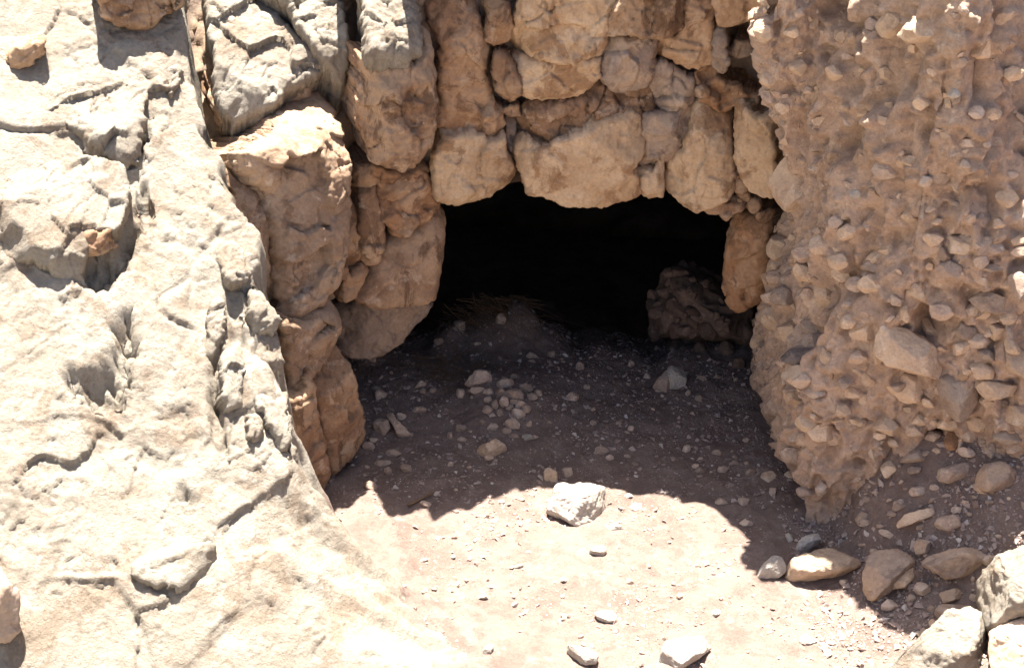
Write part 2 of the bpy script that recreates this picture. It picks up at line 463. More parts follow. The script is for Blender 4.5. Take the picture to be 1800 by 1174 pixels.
kd = (.06 * fbm(kp, 1.6, 2) + .040 * fbm(kp, 4, 4, .6, 3.0) + .62 * lumps(kq, 3.6, 0, .5, .15, .42) + .55 * lumps(kv + .03 * fbm(kv, 12, 2)[:, None], 8.0, 5, .34, .12, .5)
      + .55 * lumps(kv + .012 * fbm(kv, 30, 2)[:, None], 17, 3, .4, .12, .5) + .5 * lumps(kv, 36, 3, .5, .2, .45) + .022 * np.clip(kfa * 5, -1.2, 1.2) + .012 * np.clip(kfb * 12, -1.2, 1.2)
      + .014 * fbm(kv, 18, 3, .65) + .003 * fbm(kv, 45, 2, .7) + .0045 * np.clip(cells(kv, 34.0, 7.7)[0] * 24, -1.2, 1.2) - .16 * np.clip(fbm(kp, 5, 3, .55, 9.0) - .2, 0, 1) - .08 * np.clip(fbm(kv, 12, 2, .55, 4.0) - .25, 0, 1) + .010 * ridged(kv * V(1, 1, .3), 14, 3))
kd = kd - .12 * sstep(.16, .08, kv[:, 2] - .02 * fbm(kv, 6, 2)) * sstep(1.36, 1.26, kv[:, 0])
kg = kd.reshape(len(bs_), len(bzz)); k0 = np.pad(kg, 1, mode='edge')
kg = .5 * kg + .125 * (k0[:-2, 1:-1] + k0[2:, 1:-1] + k0[1:-1, :-2] + k0[1:-1, 2:])
kv += kn * kg.reshape(-1, 1)
bank = tag(add("earth_bank", make_mesh("earth_bank", kv, kf, M_BANK)), "steep bank of brown earth packed with stones right of the cave mouth", "earth bank", kind="structure")
BVH_B = bvh_of(kv, kf)

# cave chamber: a closed rough shell behind the rock face
bm = bmesh.new(); bmesh.ops.create_icosphere(bm, subdivisions=6, radius=1)
cv = np.array([v.co for v in bm.verts]); cf = np.array([[v.index for v in f.verts] for f in bm.faces]); bm.free()
cv = np.sign(cv) * np.abs(cv) ** .75
cv = cv * V(1.9, 2.9, 1.45) + V(.1, 8.7, .02)
cv += vnormals(cv, cf) * (.14 * fbm(cv, 1.5, 4) + .05 * np.clip(cells(cv, 3)[0] * 3, -1, 1))[:, None]
cv[:, 1] = np.maximum(cv[:, 1], 6.66)
cc = cv[cf].mean(1)
keep = ~((cc[:, 1] < 6.662) & (cc[:, 0] > -1.1) & (cc[:, 0] < 1.55) & (cc[:, 2] < 1.42))
v_, f_ = submesh(cv, cf[:, ::-1], keep)
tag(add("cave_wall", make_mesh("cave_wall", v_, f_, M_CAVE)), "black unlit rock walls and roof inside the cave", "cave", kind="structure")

# ------------------------------------------------------------------ rock blocks
def resample(poly, step):
    poly = np.asarray(poly, float); out = []
    for a, b in zip(poly, np.roll(poly, -1, 0)):
        n = max(1, int(np.linalg.norm(b - a) / step))
        out += [a + (b - a) * k / n for k in range(n)]
    return np.array(out)

def smooth_poly(poly, it=1, k=.2):
    poly = np.asarray(poly, float)
    for _ in range(it):       # Chaikin corner cutting
        nx = np.roll(poly, -1, 0)
        poly = np.stack([(1 - k) * poly + k * nx, k * poly + (1 - k) * nx], 1).reshape(-1, 2)
    return poly

def frame(yaw, pitch):
    y, p = math.radians(yaw), math.radians(pitch)
    n = V(math.sin(y) * math.cos(p), -math.cos(y) * math.cos(p), math.sin(p))
    e1 = V(math.cos(y), math.sin(y), 0)
    return n, e1, np.cross(n, e1)

_seed = [0]
def block(poly, y=None, yaw=0, pitch=0, bulge=.06, rnd=.06, depth=.35, res=.0065, mat=None, parent=None, name="rock_block",
          facet=.5, rough=1.0, normal=None, point=None, label=None, edge=.013, belly=0.0, top=0.0, strata=0.0, grow=.011):
    """one rock of a face: a traced outline at its own place and size, a worn relief on its front and sides running back into the rock"""
    _seed[0] += 1
    off = _seed[0] * 3.77
    poly = smooth_poly(poly, 1, .07)
    c2 = poly.mean(0)
    if normal is not None:
        n = normal / np.linalg.norm(normal); e1 = np.cross(V(0, 0, 1), n); e1 /= np.linalg.norm(e1); e2 = np.cross(n, e1)
    else:
        n, e1, e2 = frame(yaw, pitch)
    c = point if point is not None else at_y(c2[0], c2[1], y)
    d = rays(poly[:, 0], poly[:, 1])
    t = ((c - CO) @ n) / (d @ n)
    Q = CO + d * t[:, None] - c
    q2 = np.stack([Q @ e1, Q @ e2], 1)
    lo, hi = q2.min(0) - 2 * res - edge, q2.max(0) + 2 * res + edge
    us, vs = np.arange(lo[0], hi[0], res), np.arange(lo[1], hi[1], res)
    UU, VV = np.meshgrid(us, vs, indexing='ij')
    q = np.stack([UU.ravel(), VV.ravel()], 1)
    w3 = c + q[:, :1] * e1 + q[:, 1:] * e2
    wob = edge * (fbm(w3, 9, 3, .55, off) + .6 * fbm(w3, 30, 2, .5, off))
    D = (sdf(q2, q) + wob + grow).reshape(UU.shape)
    gu, gvv = np.gradient(D, res)
    inside = D > -.7 * res
    cell = inside[:-1, :-1] & inside[1:, :-1] & inside[1:, 1:] & inside[:-1, 1:]
    F = grid_faces(len(us), len(vs))[cell.ravel()]
    if not len(F): return None
    Df = D.ravel()
    gl = np.maximum(np.hypot(gu, gvv).ravel(), .5)
    mv = np.minimum(Df, 0) / gl ** 2
    q = q - np.stack([mv * gu.ravel(), mv * gvv.ravel()], 1)
    x = np.clip(Df, 0, None)
    ext = max(np.ptp(q2[:, 0]), np.ptp(q2[:, 1])) * .5
    rn = rnd * .42 * (1 + .7 * fbm(w3, 3.5, 2, .5, off + 4))
    h = bulge * .55 * np.clip(1 - (1 - np.clip(x / np.maximum(rn, .015), 0, 1)) ** 2.6, 0, 1) ** .62
    h = h + belly * (1 - (np.hypot(q[:, 0], q[:, 1]) / ext) ** 2) + top * q[:, 1]
    pw = c + q[:, :1] * e1 + q[:, 1:] * e2
    fa, a1, a2, _ = cells(pw + .06 * fbm(pw, 4, 2, .5, off)[:, None], 4.0, off)
    soft = sstep(0, rnd, x)
    fb, _, _, _ = cells(pw + .03 * fbm(pw, 7, 2, .5, off)[:, None], 9.0, off + 3)
    h = h + facet * (.062 * np.clip(fa * 3.4, -1.1, 1.1) + .022 * np.clip(fb * 7, -1.2, 1.2)) * (.3 + .7 * soft)
    rg = np.random.default_rng(_seed[0] * 31 + 5)
    h = h + q @ rg.uniform(-.10, .10, 2)
    for _ in range(4):
        a_ = rg.uniform(0, 2 * math.pi); dd = V(math.cos(a_), math.sin(a_)) 
        h = h - rg.uniform(.25, .75) * np.maximum(q @ dd + .012 * fbm(pw, 7, 2, .5, off + a_) - rg.uniform(.3, .7) * (q2 @ dd).max(), 0)
    fs, _, _, _ = cells(pw, 24.0, off + 7)
    h = h + rough * .006 * np.clip(fs * 18, -1.2, 1.2) * sstep(-.1, .25, fbm(pw, 3, 2, .5, off + 9))
    if strata:
        h = h + strata * np.abs(((pw[:, 2] + .05 * fbm(pw, 2.5, 2, .5, off)) * 9) % 1 - .5)
    Vv = pw + n * h[:, None]
    Vv, F = submesh(Vv, F, np.ones(len(F), bool))
    # sides running back into the rock
    E = np.concatenate([F[:, [0, 1]], F[:, [1, 2]], F[:, [2, 3]], F[:, [3, 0]]])
    key = np.minimum(E[:, 0], E[:, 1]).astype(np.int64) * (len(Vv) + 1) + np.maximum(E[:, 0], E[:, 1])
    _, idx, cnt = np.unique(key, return_index=True, return_counts=True)
    Bd = E[idx[cnt == 1]]
    bvx = np.unique(Bd); pos = np.full(len(Vv), -1, np.int32); pos[bvx] = np.arange(len(bvx))
    base = Vv[bvx]; cen = Vv.mean(0)
    rows = [.006, .015, .026, .040, .056, .075, .098, .125, .155, .19, .23, depth * .8, depth] if depth > .27 else [.006, .015, .03, .05, .08, depth * .7, depth]
    allv = [Vv]; prev = bvx; start = len(Vv); faces = [F]
    inw = (cen - base); inw -= (inw @ n)[:, None] * n
    inw /= np.maximum(np.linalg.norm(inw, axis=1), 1e-6)[:, None]
    for r in rows:
        nv = base - n * r + inw * (.10 * r)
        nv = nv + inw * (rough * sstep(0, .05, r) * (.014 * fbm(nv, 9, 4, .6, off) + .010 * np.clip(fbm(nv, 5, 2, .5, off + 5) * 3, -1, 1)))[:, None]
        ids = np.arange(start, start + len(nv)); start += len(nv)
        faces.append(np.stack([Bd[:, 1] if prev is bvx else prev[pos[Bd[:, 1]]], Bd[:, 0] if prev is bvx else prev[pos[Bd[:, 0]]],
                               ids[pos[Bd[:, 0]]], ids[pos[Bd[:, 1]]]], 1))
        allv.append(nv); prev = ids
    Vv = np.concatenate(allv); F = np.concatenate(faces)
    nn = vnormals(Vv, F)
    dsp = rough * (.005 * fbm(Vv, 5, 2, .5, off) + .005 * fbm(Vv, 20, 4, .7, off) + .004 * ridged(Vv, 11, 3, off) - .010 * np.clip(fbm(Vv, 14, 3, .6, off + 8) - .15, 0, 1))
    cr = fbm(Vv, 3.2, 2, .5, off + 2)
    dsp = dsp - rough * .016 * sstep(.05, .0, np.abs(cr)) * sstep(.1, .35, fbm(Vv, 2, 2, .5, off + 6))
    Vv = Vv + nn * dsp[:, None]
    o = add(name, make_mesh(name, Vv, F, mat), parent)
    if label: o["label"] = label
    return o

def face(poly, y, yaw, mat, **k):
    return block(poly, y, yaw, k.pop("pitch", -2), mat=mat, parent=rock_face, **k)

# lintel and the face above the cave mouth
face([(629, -70), (729, -70), (738, 0), (746, 60), (744, 88), (722, 106), (690, 112), (655, 118), (637, 112), (631, 68)], 6.17, 12, M_SLOPE, pitch=52, bulge=.09, rnd=.10, facet=.6, grow=-.012)  # sunlight on this column top is partly put into its pale rock colour
face([(638, 104), (660, 110), (700, 104), (725, 100), (742, 84), (756, 62), (773, 70), (777, 125), (778, 152), (764, 238), (736, 283), (695, 297), (650, 280), (634, 230), (630, 186), (638, 147)], 6.14, 23, M_CLIFF, bulge=.15, rnd=.2, facet=.8, strata=.03, grow=-.008)
face([(748, -60), (800, -60), (845, 41), (856, 61), (852, 102), (860, 150), (869, 184), (883, 191), (884, 221), (866, 245), (818, 235), (784, 232), (768, 215), (779, 184), (775, 129), (777, 75), (760, 40)], 6.40, 14, M_ORANGE, bulge=.09, rnd=.1, facet=.8)
face([(760, 273), (784, 237), (825, 236), (873, 245), (887, 232), (890, 273), (911, 317), (907, 341), (883, 351), (804, 359), (784, 351), (762, 346)], 6.36, 10, M_PALE, bulge=.08, rnd=.07, facet=.45)
face([(862, 12), (880, 2), (893, 10), (899, 45), (890, 72), (872, 80), (856, 70), (858, 40)], 6.38, 10, M_ORANGE, bulge=.06, rnd=.05, name="stone")
face([(868, 92), (880, 86), (893, 95), (897, 110), (911, 130), (917, 165), (905, 177), (885, 172), (874, 150), (867, 120)], 6.36, 4, M_CLIFF, bulge=.06, rnd=.05, name="stone", facet=.3)
face([(889, 192), (912, 190), (912, 203), (890, 204)], 6.42, 0, M_CLIFF, bulge=.03, rnd=.02, name="stone", facet=.2)
face([(893, 207), (905, 207), (904, 240), (907, 280), (901, 300), (895, 270)], 6.48, 0, M_GREY, bulge=.03, rnd=.02, name="stone", facet=.6)
face([(890, 82), (905, 41), (918, 0), (930, -60), (1100, -60), (1094, 2), (1074, 27), (1063, 75), (1053, 95), (1009, 101), (958, 104), (907, 102), (890, 92)], 6.36, 2, M_PALE, bulge=.10, rnd=.08, facet=.6, depth=.4)
face([(903, 107), (958, 107), (1051, 100), (1052, 129), (1040, 150), (1009, 170), (954, 179), (924, 172), (917, 147)], 6.37, 0, M_PALE, bulge=.07, rnd=.06, facet=.25)
face([(1055, 89), (1067, 68), (1111, 65), (1149, 66), (1154, 82), (1145, 126), (1135, 153), (1111, 160), (1077, 157), (1057, 136)], 6.37, -4, M_GREY, bulge=.08, rnd=.07, facet=.4)
face([(1077, 22), (1096, 0), (1102, -60), (1190, -60), (1201, 10), (1196, 50), (1175, 62), (1120, 62), (1068, 62)], 6.31, -3, M_CLIFF, bulge=.08, rnd=.06, facet=.5)
face([(1152, 68), (1192, 64), (1205, 30), (1215, -60), (1245, -60), (1252, 60), (1247, 115), (1230, 124), (1200, 113), (1155, 100)], 6.36, -6, M_ORANGE, bulge=.05, rnd=.05, facet=.6)
face([(1147, 112), (1165, 108), (1200, 125), (1223, 143), (1219, 180), (1190, 192), (1160, 192), (1146, 165)], 6.40, -4, M_GREY, bulge=.06, rnd=.05, facet=.8)
face([(912, 210), (922, 186), (960, 182), (1010, 173), (1045, 152), (1058, 142), (1110, 162), (1140, 158), (1146, 190), (1112, 204), (1050, 214), (990, 240), (950, 262), (925, 250)], 6.41, 0, M_CLIFF, bulge=.045, rnd=.05, facet=.9, rough=1.6)
face([(908, 259), (926, 252), (952, 264), (992, 242), (1052, 216), (1111, 206), (1124, 218), (1131, 266), (1114, 290), (1121, 327), (1131, 344), (1111, 354), (1057, 363), (1005, 363), (975, 351), (930, 337), (920, 317), (911, 293)], 6.34, 0, M_PALE, bulge=.08, rnd=.06, facet=.22, depth=.45)
face([(1121, 299), (1150, 299), (1166, 280), (1163, 344), (1145, 347), (1132, 341), (1122, 325)], 6.38, -4, M_PALE, bulge=.05, rnd=.04, facet=.3)
face([(1127, 206), (1150, 197), (1180, 198), (1212, 194), (1219, 215), (1205, 250), (1182, 280), (1150, 290), (1124, 292), (1134, 266)], 6.38, -6, M_GREY, bulge=.06, rnd=.05, facet=.6)
face([(1200, 265), (1220, 206), (1227, 184), (1275, 198), (1283, 218), (1292, 293), (1288, 340), (1251, 358), (1220, 366), (1180, 350), (1166, 340), (1170, 290)], 6.33, -10, M_PALE, bulge=.09, rnd=.08, facet=.3, depth=.45)
face([(1285, 190), (1302, 184), (1330, 205), (1357, 211), (1362, 293), (1352, 354), (1316, 341), (1299, 290)], 6.24, -28, M_PALE, bulge=.07, rnd=.06, facet=.4)
face([(1226, 128), (1250, 122), (1285, 150), (1330, 180), (1300, 183), (1282, 192), (1250, 185), (1228, 178)], 6.36, -16, M_ORANGE, bulge=.06, rnd=.05, facet=.9)
face([(1252, -60), (1345, -60), (1340, 30), (1290, 45), (1262, 50), (1255, 10)], 6.22, -20, M_ORANGE, bulge=.06, rnd=.06, facet=.8)
face([(1256, 55), (1275, 48), (1280, 105), (1270, 130), (1252, 118)], 6.30, -14, M_GREY, bulge=.05, rnd=.04, facet=.6)
face([(1296, 70), (1318, 75), (1322, 98), (1300, 102), (1288, 90)], 6.38, -14, M_GREY, bulge=.05, rnd=.04, facet=.4, name="stone")
for k, (x, y, w, h) in enumerate([(1293, 302, 20, 18), (1303, 325, 24, 26), (1306, 348, 20, 16), (1290, 365, 34, 20), (1258, 366, 36, 22), (1325, 365, 26, 22), (1235, 163, 20, 14), (1345, 378, 26, 20), (1276, 378, 22, 14)]):
    a = np.linspace(0, 2 * math.pi, 8, endpoint=False)
    face([(x + w / 2 * math.cos(t) * random.uniform(.8, 1.1), y + h / 2 * math.sin(t) * random.uniform(.8, 1.1)) for t in a], 6.31, -14, M_CLIFF, bulge=.04, rnd=.03, name="stone", facet=.3, depth=.2)
face([(1281, 384), (1302, 374), (1348, 386), (1350, 430), (1338, 490), (1325, 530), (1303, 547), (1284, 532), (1276, 460)], 6.40, -38, M_ORANGE, bulge=.09, rnd=.10, facet=.6, depth=.5)  # deeper shade on this jamb is put into its darker rock colour

# left jamb: hanging boulder, wedges beside it, dark rock under it
face([(625, 525), (640, 495), (680, 440), (722, 412), (770, 380), (786, 376), (791, 400), (788, 470), (780, 500), (765, 518), (730, 530), (660, 537)], 6.30, 24, M_CLIFF, bulge=.12, rnd=.13, facet=.12, depth=.5, rough=.6)
face([(665, 337), (700, 318), (745, 302), (762, 316), (760, 350), (788, 360), (772, 378), (722, 408), (690, 408), (668, 375)], 6.32, 26, M_ORANGE, bulge=.07, rnd=.06, facet=.6)
face([(690, 390), (718, 374), (735, 388), (712, 410), (694, 408)], 6.24, 20, M_CLIFF, bulge=.04, rnd=.03, facet=.3, name="stone")
face([(638, 340), (658, 333), (668, 375), (674, 430), (660, 462), (640, 468), (632, 420)], 6.22, 20, M_CLIFF, bulge=.06, rnd=.05, facet=.4)
face([(614, 400), (626, 365), (634, 425), (638, 470), (622, 482), (606, 478)], 6.20, 30, M_ORANGE, bulge=.04, rnd=.04, facet=.4)
face([(628, 300), (650, 290), (700, 302), (745, 292), (752, 300), (700, 316), (655, 330), (630, 345)], 6.30, 20, M_ORANGE, bulge=.05, rnd=.04, facet=.8)
face([(606, 470), (616, 484), (636, 470), (640, 488), (622, 520), (604, 528)], 6.16, 34, M_ORANGE, bulge=.04, rnd=.03, facet=.5)
face([(596, 600), (606, 560), (640, 530), (735, 524), (760, 536), (720, 580), (670, 625), (606, 632)], 6.42, 30, M_GREY, bulge=.10, rnd=.10, facet=.6, depth=.5)

# left wall of the pit: column right of the slope, down to the lower jamb
face([(351, -60), (409, -60), (450, -20), (491, 20), (511, 48), (559, 106), (578, 119), (562, 136), (511, 160), (484, 186), (443, 193), (412, 206), (385, 184), (375, 143), (371, 85), (358, 44)], 6.35, 16, M_SLOPE, pitch=52, bulge=.08, rnd=.05, facet=.4, rough=.6, grow=-.003)
face([(411, -60), (603, -60), (612, 25), (620, 100), (604, 128), (582, 118), (560, 102), (513, 45), (492, 16), (452, -24)], 6.42, 14, M_SLOPE, pitch=54, bulge=.07, rnd=.06, facet=.45, rough=.6, grow=-.012)
face([(388, 190), (412, 208), (445, 196), (486, 190), (512, 165), (565, 140), (600, 130), (612, 142), (580, 160), (530, 186), (485, 226), (445, 242), (414, 266), (396, 240)], 6.30, 26, M_CLIFF, pitch=-10, bulge=.02, rnd=.05, facet=.5, depth=.4)
face([(413, 268), (446, 244), (484, 226), (530, 188), (580, 160), (611, 146), (617, 190), (612, 260), (608, 340), (612, 400), (602, 490), (572, 540), (530, 566), (496, 574), (482, 480), (467, 340), (440, 322), (420, 302)], 5.96, 40, M_TANROCK, pitch=13, bulge=.13, rnd=.2, facet=.95, depth=.5, rough=.8, grow=-.012)
face([(416, 300), (440, 324), (465, 338), (470, 400), (476, 470), (484, 540), (468, 520), (444, 470), (428, 430), (414, 385), (430, 350)], 5.86, 44, M_TANROCK, pitch=4, bulge=.06, rnd=.07, facet=.5, depth=.45)
face([(488, 560), (530, 568), (575, 542), (600, 506), (607, 545), (602, 590), (585, 612), (562, 622), (545, 660), (530, 690), (508, 700), (500, 650), (494, 600)], 5.78, 46, M_TANROCK, pitch=2, bulge=.10, rnd=.09, facet=.7, depth=.5)
face([(540, 650), (560, 604), (606, 584), (614, 640), (624, 705), (638, 768), (618, 800), (578, 833), (566, 800), (552, 720)], 5.80, 48, M_CLIFF, pitch=-4, bulge=.10, rnd=.16, facet=.55, depth=.6, rough=.7)
face([(506, 705), (530, 694), (552, 655), (556, 720), (566, 800), (576, 836), (562, 880), (540, 872), (520, 840), (508, 780)], 5.60, 54, M_CLIFF, pitch=0, bulge=.07, rnd=.07, facet=.5, depth=.6)


# slabs and blocks of the left slope
def slab(poly, lift=.06, mat=None, tilt=(0, 0, 0), **k):
    c = smooth_poly(poly).mean(0)
    h = cast(c[0], c[1], BVH_S, BVH_G)
    sn = V(.22, -.58, .79) + V(*tilt)
    sn = sn / np.linalg.norm(sn)
    k.setdefault("bulge", .05); k.setdefault("rnd", .05); k.setdefault("facet", .45); k.setdefault("depth", .30); k.setdefault("rough", .55)
    d = rays(c[0], c[1])
    return block(poly, normal=sn, point=h[0] - d / np.linalg.norm(d) * lift, mat=mat or M_SLOPE, parent=rock_slope, name=k.pop("name", "rock_slab"), grow=.0, **{"edge": .02, **k})
rock_slope = slope
slab([(-40, 150), (60, 135), (150, 128), (250, 150), (300, 112), (322, 118), (316, 142), (300, 165), (266, 158), (250, 190), (255, 235), (240, 282), (225, 290), (160, 268), (110, 215), (40, 205), (-40, 200)], 0.013, res=.008, bulge=.035, rnd=.05, facet=.6, rough=.45, edge=.03)
slab([(-40, 285), (60, 278), (150, 268), (212, 292), (228, 325), (226, 352), (214, 388), (200, 405), (160, 402), (148, 440), (140, 497), (110, 480), (60, 455), (-40, 430)], .10, res=.008, depth=.14, bulge=.03, rnd=.03)
slab([(230, 985), (262, 962), (310, 948), (372, 953), (370, 985), (352, 1014), (322, 1032), (270, 1030), (236, 1012)], .03, depth=.3, bulge=.03, rnd=.10, facet=.3, res=.008, tilt=(-.1, 0, 0))
for p in [[(385, 440), (408, 405), (430, 440), (442, 482), (425, 505), (400, 492)], [(358, 560), (385, 500), (400, 520), (394, 600), (365, 640)], [(440, 590), (470, 556), (490, 600), (496, 640), (470, 662), (445, 640)],
          [(446, 650), (480, 655), (500, 690), (509, 760), (517, 810), (480, 765), (455, 715)], [(388, 610), (412, 606), (430, 650), (427, 712), (395, 722)], [(440, 500), (462, 520), (488, 560), (480, 580), (450, 590), (436, 545)],
          [(405, 330), (425, 310), (434, 345), (420, 380), (396, 390)], [(395, 290), (412, 268), (424, 300), (408, 330)], [(425, 720), (455, 725), (470, 760), (440, 770)], [(490, 690), (505, 690), (520, 800), (522, 860), (505, 820)]]:
    slab(p, .022, tilt=(.2, .1, -.1), bulge=.04, rnd=.05, facet=.5, depth=.25)
slab([(284, 42), (333, 14), (350, -10), (358, 44), (371, 100), (378, 180), (400, 218), (420, 264), (395, 252), (350, 207), (318, 150), (322, 112), (300, 86)], .14, facet=.9, bulge=.05, rnd=.04)
slab([(160, -50), (326, -50), (333, 12), (283, 40), (267, 57), (205, 47), (178, 28)], .14, M_CLIFF, tilt=(.15, -.35, -.7), depth=.3, facet=.7)
slab([(8, 112), (20, 80), (40, 66), (80, 66), (82, 90), (50, 112), (15, 130)], .06, M_CLIFF, tilt=(.1, -.4, -.7), depth=.2)
slab([(-20, 1040), (10, 1022), (34, 1045), (36, 1090), (20, 1130), (-20, 1140)], .10, M_GREY, tilt=(.3, -.3, -.6), depth=.2)
slab([(140, 405), (200, 405), (206, 430), (180, 455), (148, 452)], .07, M_CLIFF, tilt=(.2, -.3, -.6), depth=.15)

# ------------------------------------------------------------------ closed stones
def stone_mesh(name, poly, n, e1, e2, c, thick, mat, nth=36, nph=13, cuts=(), box=.62, noise=1.0, ncut=5, seed=0, front=None):
    """closed stone: an outline in the plane (e1, e2) swelling to both sides, cut by flat fracture planes"""
    rg = np.random.default_rng(seed)
    q2 = poly; cen = q2.mean(0); q2 = q2 - cen
    th = np.linspace(0, 2 * math.pi, nth, endpoint=False)
    R = np.zeros(nth)
    A, B = q2, np.roll(q2, -1, 0)
    for i, t in enumerate(th):
        d = V(math.cos(t), math.sin(t)); e = B - A
        den = d[0] * e[:, 1] - d[1] * e[:, 0]
        with np.errstate(divide='ignore', invalid='ignore'):
            r = (A[:, 0] * e[:, 1] - A[:, 1] * e[:, 0]) / den
            w = (A[:, 0] * d[1] - A[:, 1] * d[0]) / den
        ok = (np.abs(den) > 1e-12) & (w >= -1e-6) & (w <= 1 + 1e-6) & (r > 0)
        R[i] = r[ok].max() if ok.any() else np.linalg.norm(q2, axis=1).mean()
    ph = np.linspace(0, math.pi, nph)[1:-1]
    s = np.sin(ph) ** box; k = np.sign(np.cos(ph)) * np.abs(np.cos(ph)) ** .8
    L = np.stack([(s[:, None] * (R * np.cos(th))).ravel(), (s[:, None] * (R * np.sin(th))).ravel(), np.repeat(k * thick, nth)], 1)
    L = np.concatenate([L, [[0, 0, thick], [0, 0, -thick]]])
    size = R.mean()
    pl = [(V(*a) / np.linalg.norm(a), f) for a, f in cuts]
    for _ in range(ncut):
        a = rg.normal(size=3); a[2] = abs(a[2]) + .45; a /= np.linalg.norm(a)
        pl.append((a, rg.uniform(.5, .84)))
    for a, f in pl:
        d = L @ a; m = d.max() * f
        L -= np.maximum(d - m, 0)[:, None] * a * .92
    W = L[:, :1] * e1 + L[:, 1:2] * e2 + L[:, 2:] * n
    m = len(ph); i = np.arange(m * nth).reshape(m, nth)
    F = np.stack([i[:-1], i[1:], np.roll(i, -1, 1)[1:], np.roll(i, -1, 1)[:-1]], -1).reshape(-1, 4)
    T1 = np.stack([np.full(nth, m * nth), i[0], np.roll(i[0], -1), np.roll(i[0], -1)], 1)
    T2 = np.stack([np.full(nth, m * nth + 1), np.roll(i[-1], -1), i[-1], i[-1]], 1)
    tri = np.concatenate([F[:, [0, 1, 2]], F[:, [0, 2, 3]], T1[:, :3], T2[:, :3]])
    off = seed * 1.37
    W = W + vnormals(W, tri) * (noise * size * (.06 * fbm(W / size, 1.6, 4, .6, off) + .02 * ridged(W / size, 5, 2, off)))[:, None]
    ctr = e1 * cen[0] + e2 * cen[1]
    return W + ctr, tri

_ss = [100]
def stone(poly, trees, name="stone", label=None, cat=None, group=None, parent=None, mat=None, thick=.6, sink=.3, facing=.5, shift=0.0,
          cuts=(), ncut=9, noise=.7, box=.46, nth=None, n=None, at=None, kind=None):
    """a stone whose outline was read from the photograph, lying on or set in the surface seen behind it"""
    _ss[0] += 1
    poly = smooth_poly(np.asarray(poly, float), 1, .1)
    c2 = poly.mean(0)
    wpx = np.ptp(poly[:, 0]); hpx = np.ptp(poly[:, 1])
    h = cast(c2[0], c2[1] + (.22 * hpx if n is None and parent is None else 0), *trees) if at is None else (at, V(0, -.6, .8), 0)
    if h is None: return None
    view = rays(c2[0], c2[1]); view = view / np.linalg.norm(view)
    nn = (1 - facing) * h[1] - facing * view if n is None else V(*n)
    nn = nn / np.linalg.norm(nn)
    e1 = np.cross(V(0, 0, 1), nn); e1 /= np.linalg.norm(e1); e2 = np.cross(nn, e1)
    y = h[0][1]
    c = at_y(c2[0], c2[1], y) if at is None else at
    d = rays(poly[:, 0], poly[:, 1])
    Q = CO + d * (((c - CO) @ nn) / (d @ nn))[:, None] - c
    q2 = np.stack([Q @ e1, Q @ e2], 1)
    size = .5 * math.sqrt(np.ptp(q2[:, 0]) * np.ptp(q2[:, 1]))
    big = max(wpx, hpx)
    nth = nth or (84 if big > 90 else 48 if big > 40 else 26 if big > 18 else 14)
    W, T = stone_mesh(name, q2, nn, e1, e2, c, thick * size, mat, nth=nth, nph=max(7, nth // 2), cuts=cuts, ncut=ncut, noise=noise, box=box, seed=_ss[0])
    c = c + view * shift * size
    base = V(0, 0, W[:, 2].min()) if parent is None else V(0, 0, 0)
    o = add(name, make_mesh(name, W - base, T, mat, smooth=big > 60), parent, loc=c + base)
    return tag(o, label, cat, group, kind)

def ell(x, y, w, h, rot=0, k=None, seed=None):
    rg = random.Random(seed if seed is not None else int(x * 7 + y * 13))
    k = k or rg.choice([5, 6, 6, 7])
    r = math.radians(rot); out = []
    a0 = rg.uniform(0, 1)
    for i in range(k):
        t = 2 * math.pi * (i + a0 + rg.uniform(-.25, .25)) / k; f = rg.uniform(.84, 1.24)
        u, v = w / 2 * f * math.cos(t), h / 2 * f * math.sin(t)
        out.append((x + u * math.cos(r) - v * math.sin(r), y + u * math.sin(r) + v * math.cos(r)))
    return out

# stones set in the earth bank
def bstone(poly, mat=M_TANSTONE, **k):
    k.setdefault("thick", .7); k.setdefault("facing", .55); k.setdefault("shift", -.45)
    return stone(poly, [BVH_B, BVH_G], parent=bank, mat=mat, **k)
UPC = [((0, .55, .8), .55)]
bstone([(1544, 601), (1561, 577), (1592, 582), (1643, 606), (1665, 632), (1655, 659), (1640, 668), (1568, 647), (1544, 632)], cuts=[((.1, .3, .9), .6)], shift=-.8)
bstone([(1551, 649), (1609, 658), (1643, 673), (1629, 702), (1592, 714), (1561, 685)], cuts=[((0, -.2, .9), .6)], shift=-.75)
bstone([(1530, 612), (1545, 600), (1552, 640), (1540, 646)])
bstone([(1490, 584), (1520, 560), (1551, 582), (1543, 600), (1500, 596)])
bstone([(1646, 673), (1677, 651), (1718, 666), (1721, 707), (1704, 736), (1677, 739), (1653, 712)], M_STONE, cuts=UPC, shift=-.6)
bstone([(1701, 632), (1731, 635), (1760, 652), (1745, 666), (1714, 667)], cuts=UPC)
bstone([(1714, 683), (1731, 668), (1800, 681), (1782, 707), (1731, 702)], cuts=UPC)
bstone([(1742, 625), (1779, 600), (1800, 610), (1810, 640), (1800, 662), (1778, 655)])
bstone([(1711, 502), (1776, 526), (1795, 543), (1759, 551), (1725, 548), (1694, 516)], M_STONE, cuts=UPC)
bstone([(1770, 485), (1800, 476), (1815, 500), (1800, 535), (1779, 518)], M_STONE)
bstone([(1530, 741), (1558, 727), (1590, 758), (1571, 768), (1541, 756)])
bstone([(1364, 628), (1385, 612), (1420, 610), (1449, 622), (1449, 636), (1410, 644), (1385, 640)], M_FLINT, name="flint", shift=-.3)
bstone([(1640, 470), (1665, 456), (1688, 470), (1690, 486), (1660, 488)], M_STONE, cuts=UPC, shift=-.6)
bstone([(1580, 545), (1592, 532), (1600, 555), (1597, 570), (1582, 560)])
bstone([(1616, 560), (1628, 555), (1645, 580), (1640, 598), (1626, 594)])
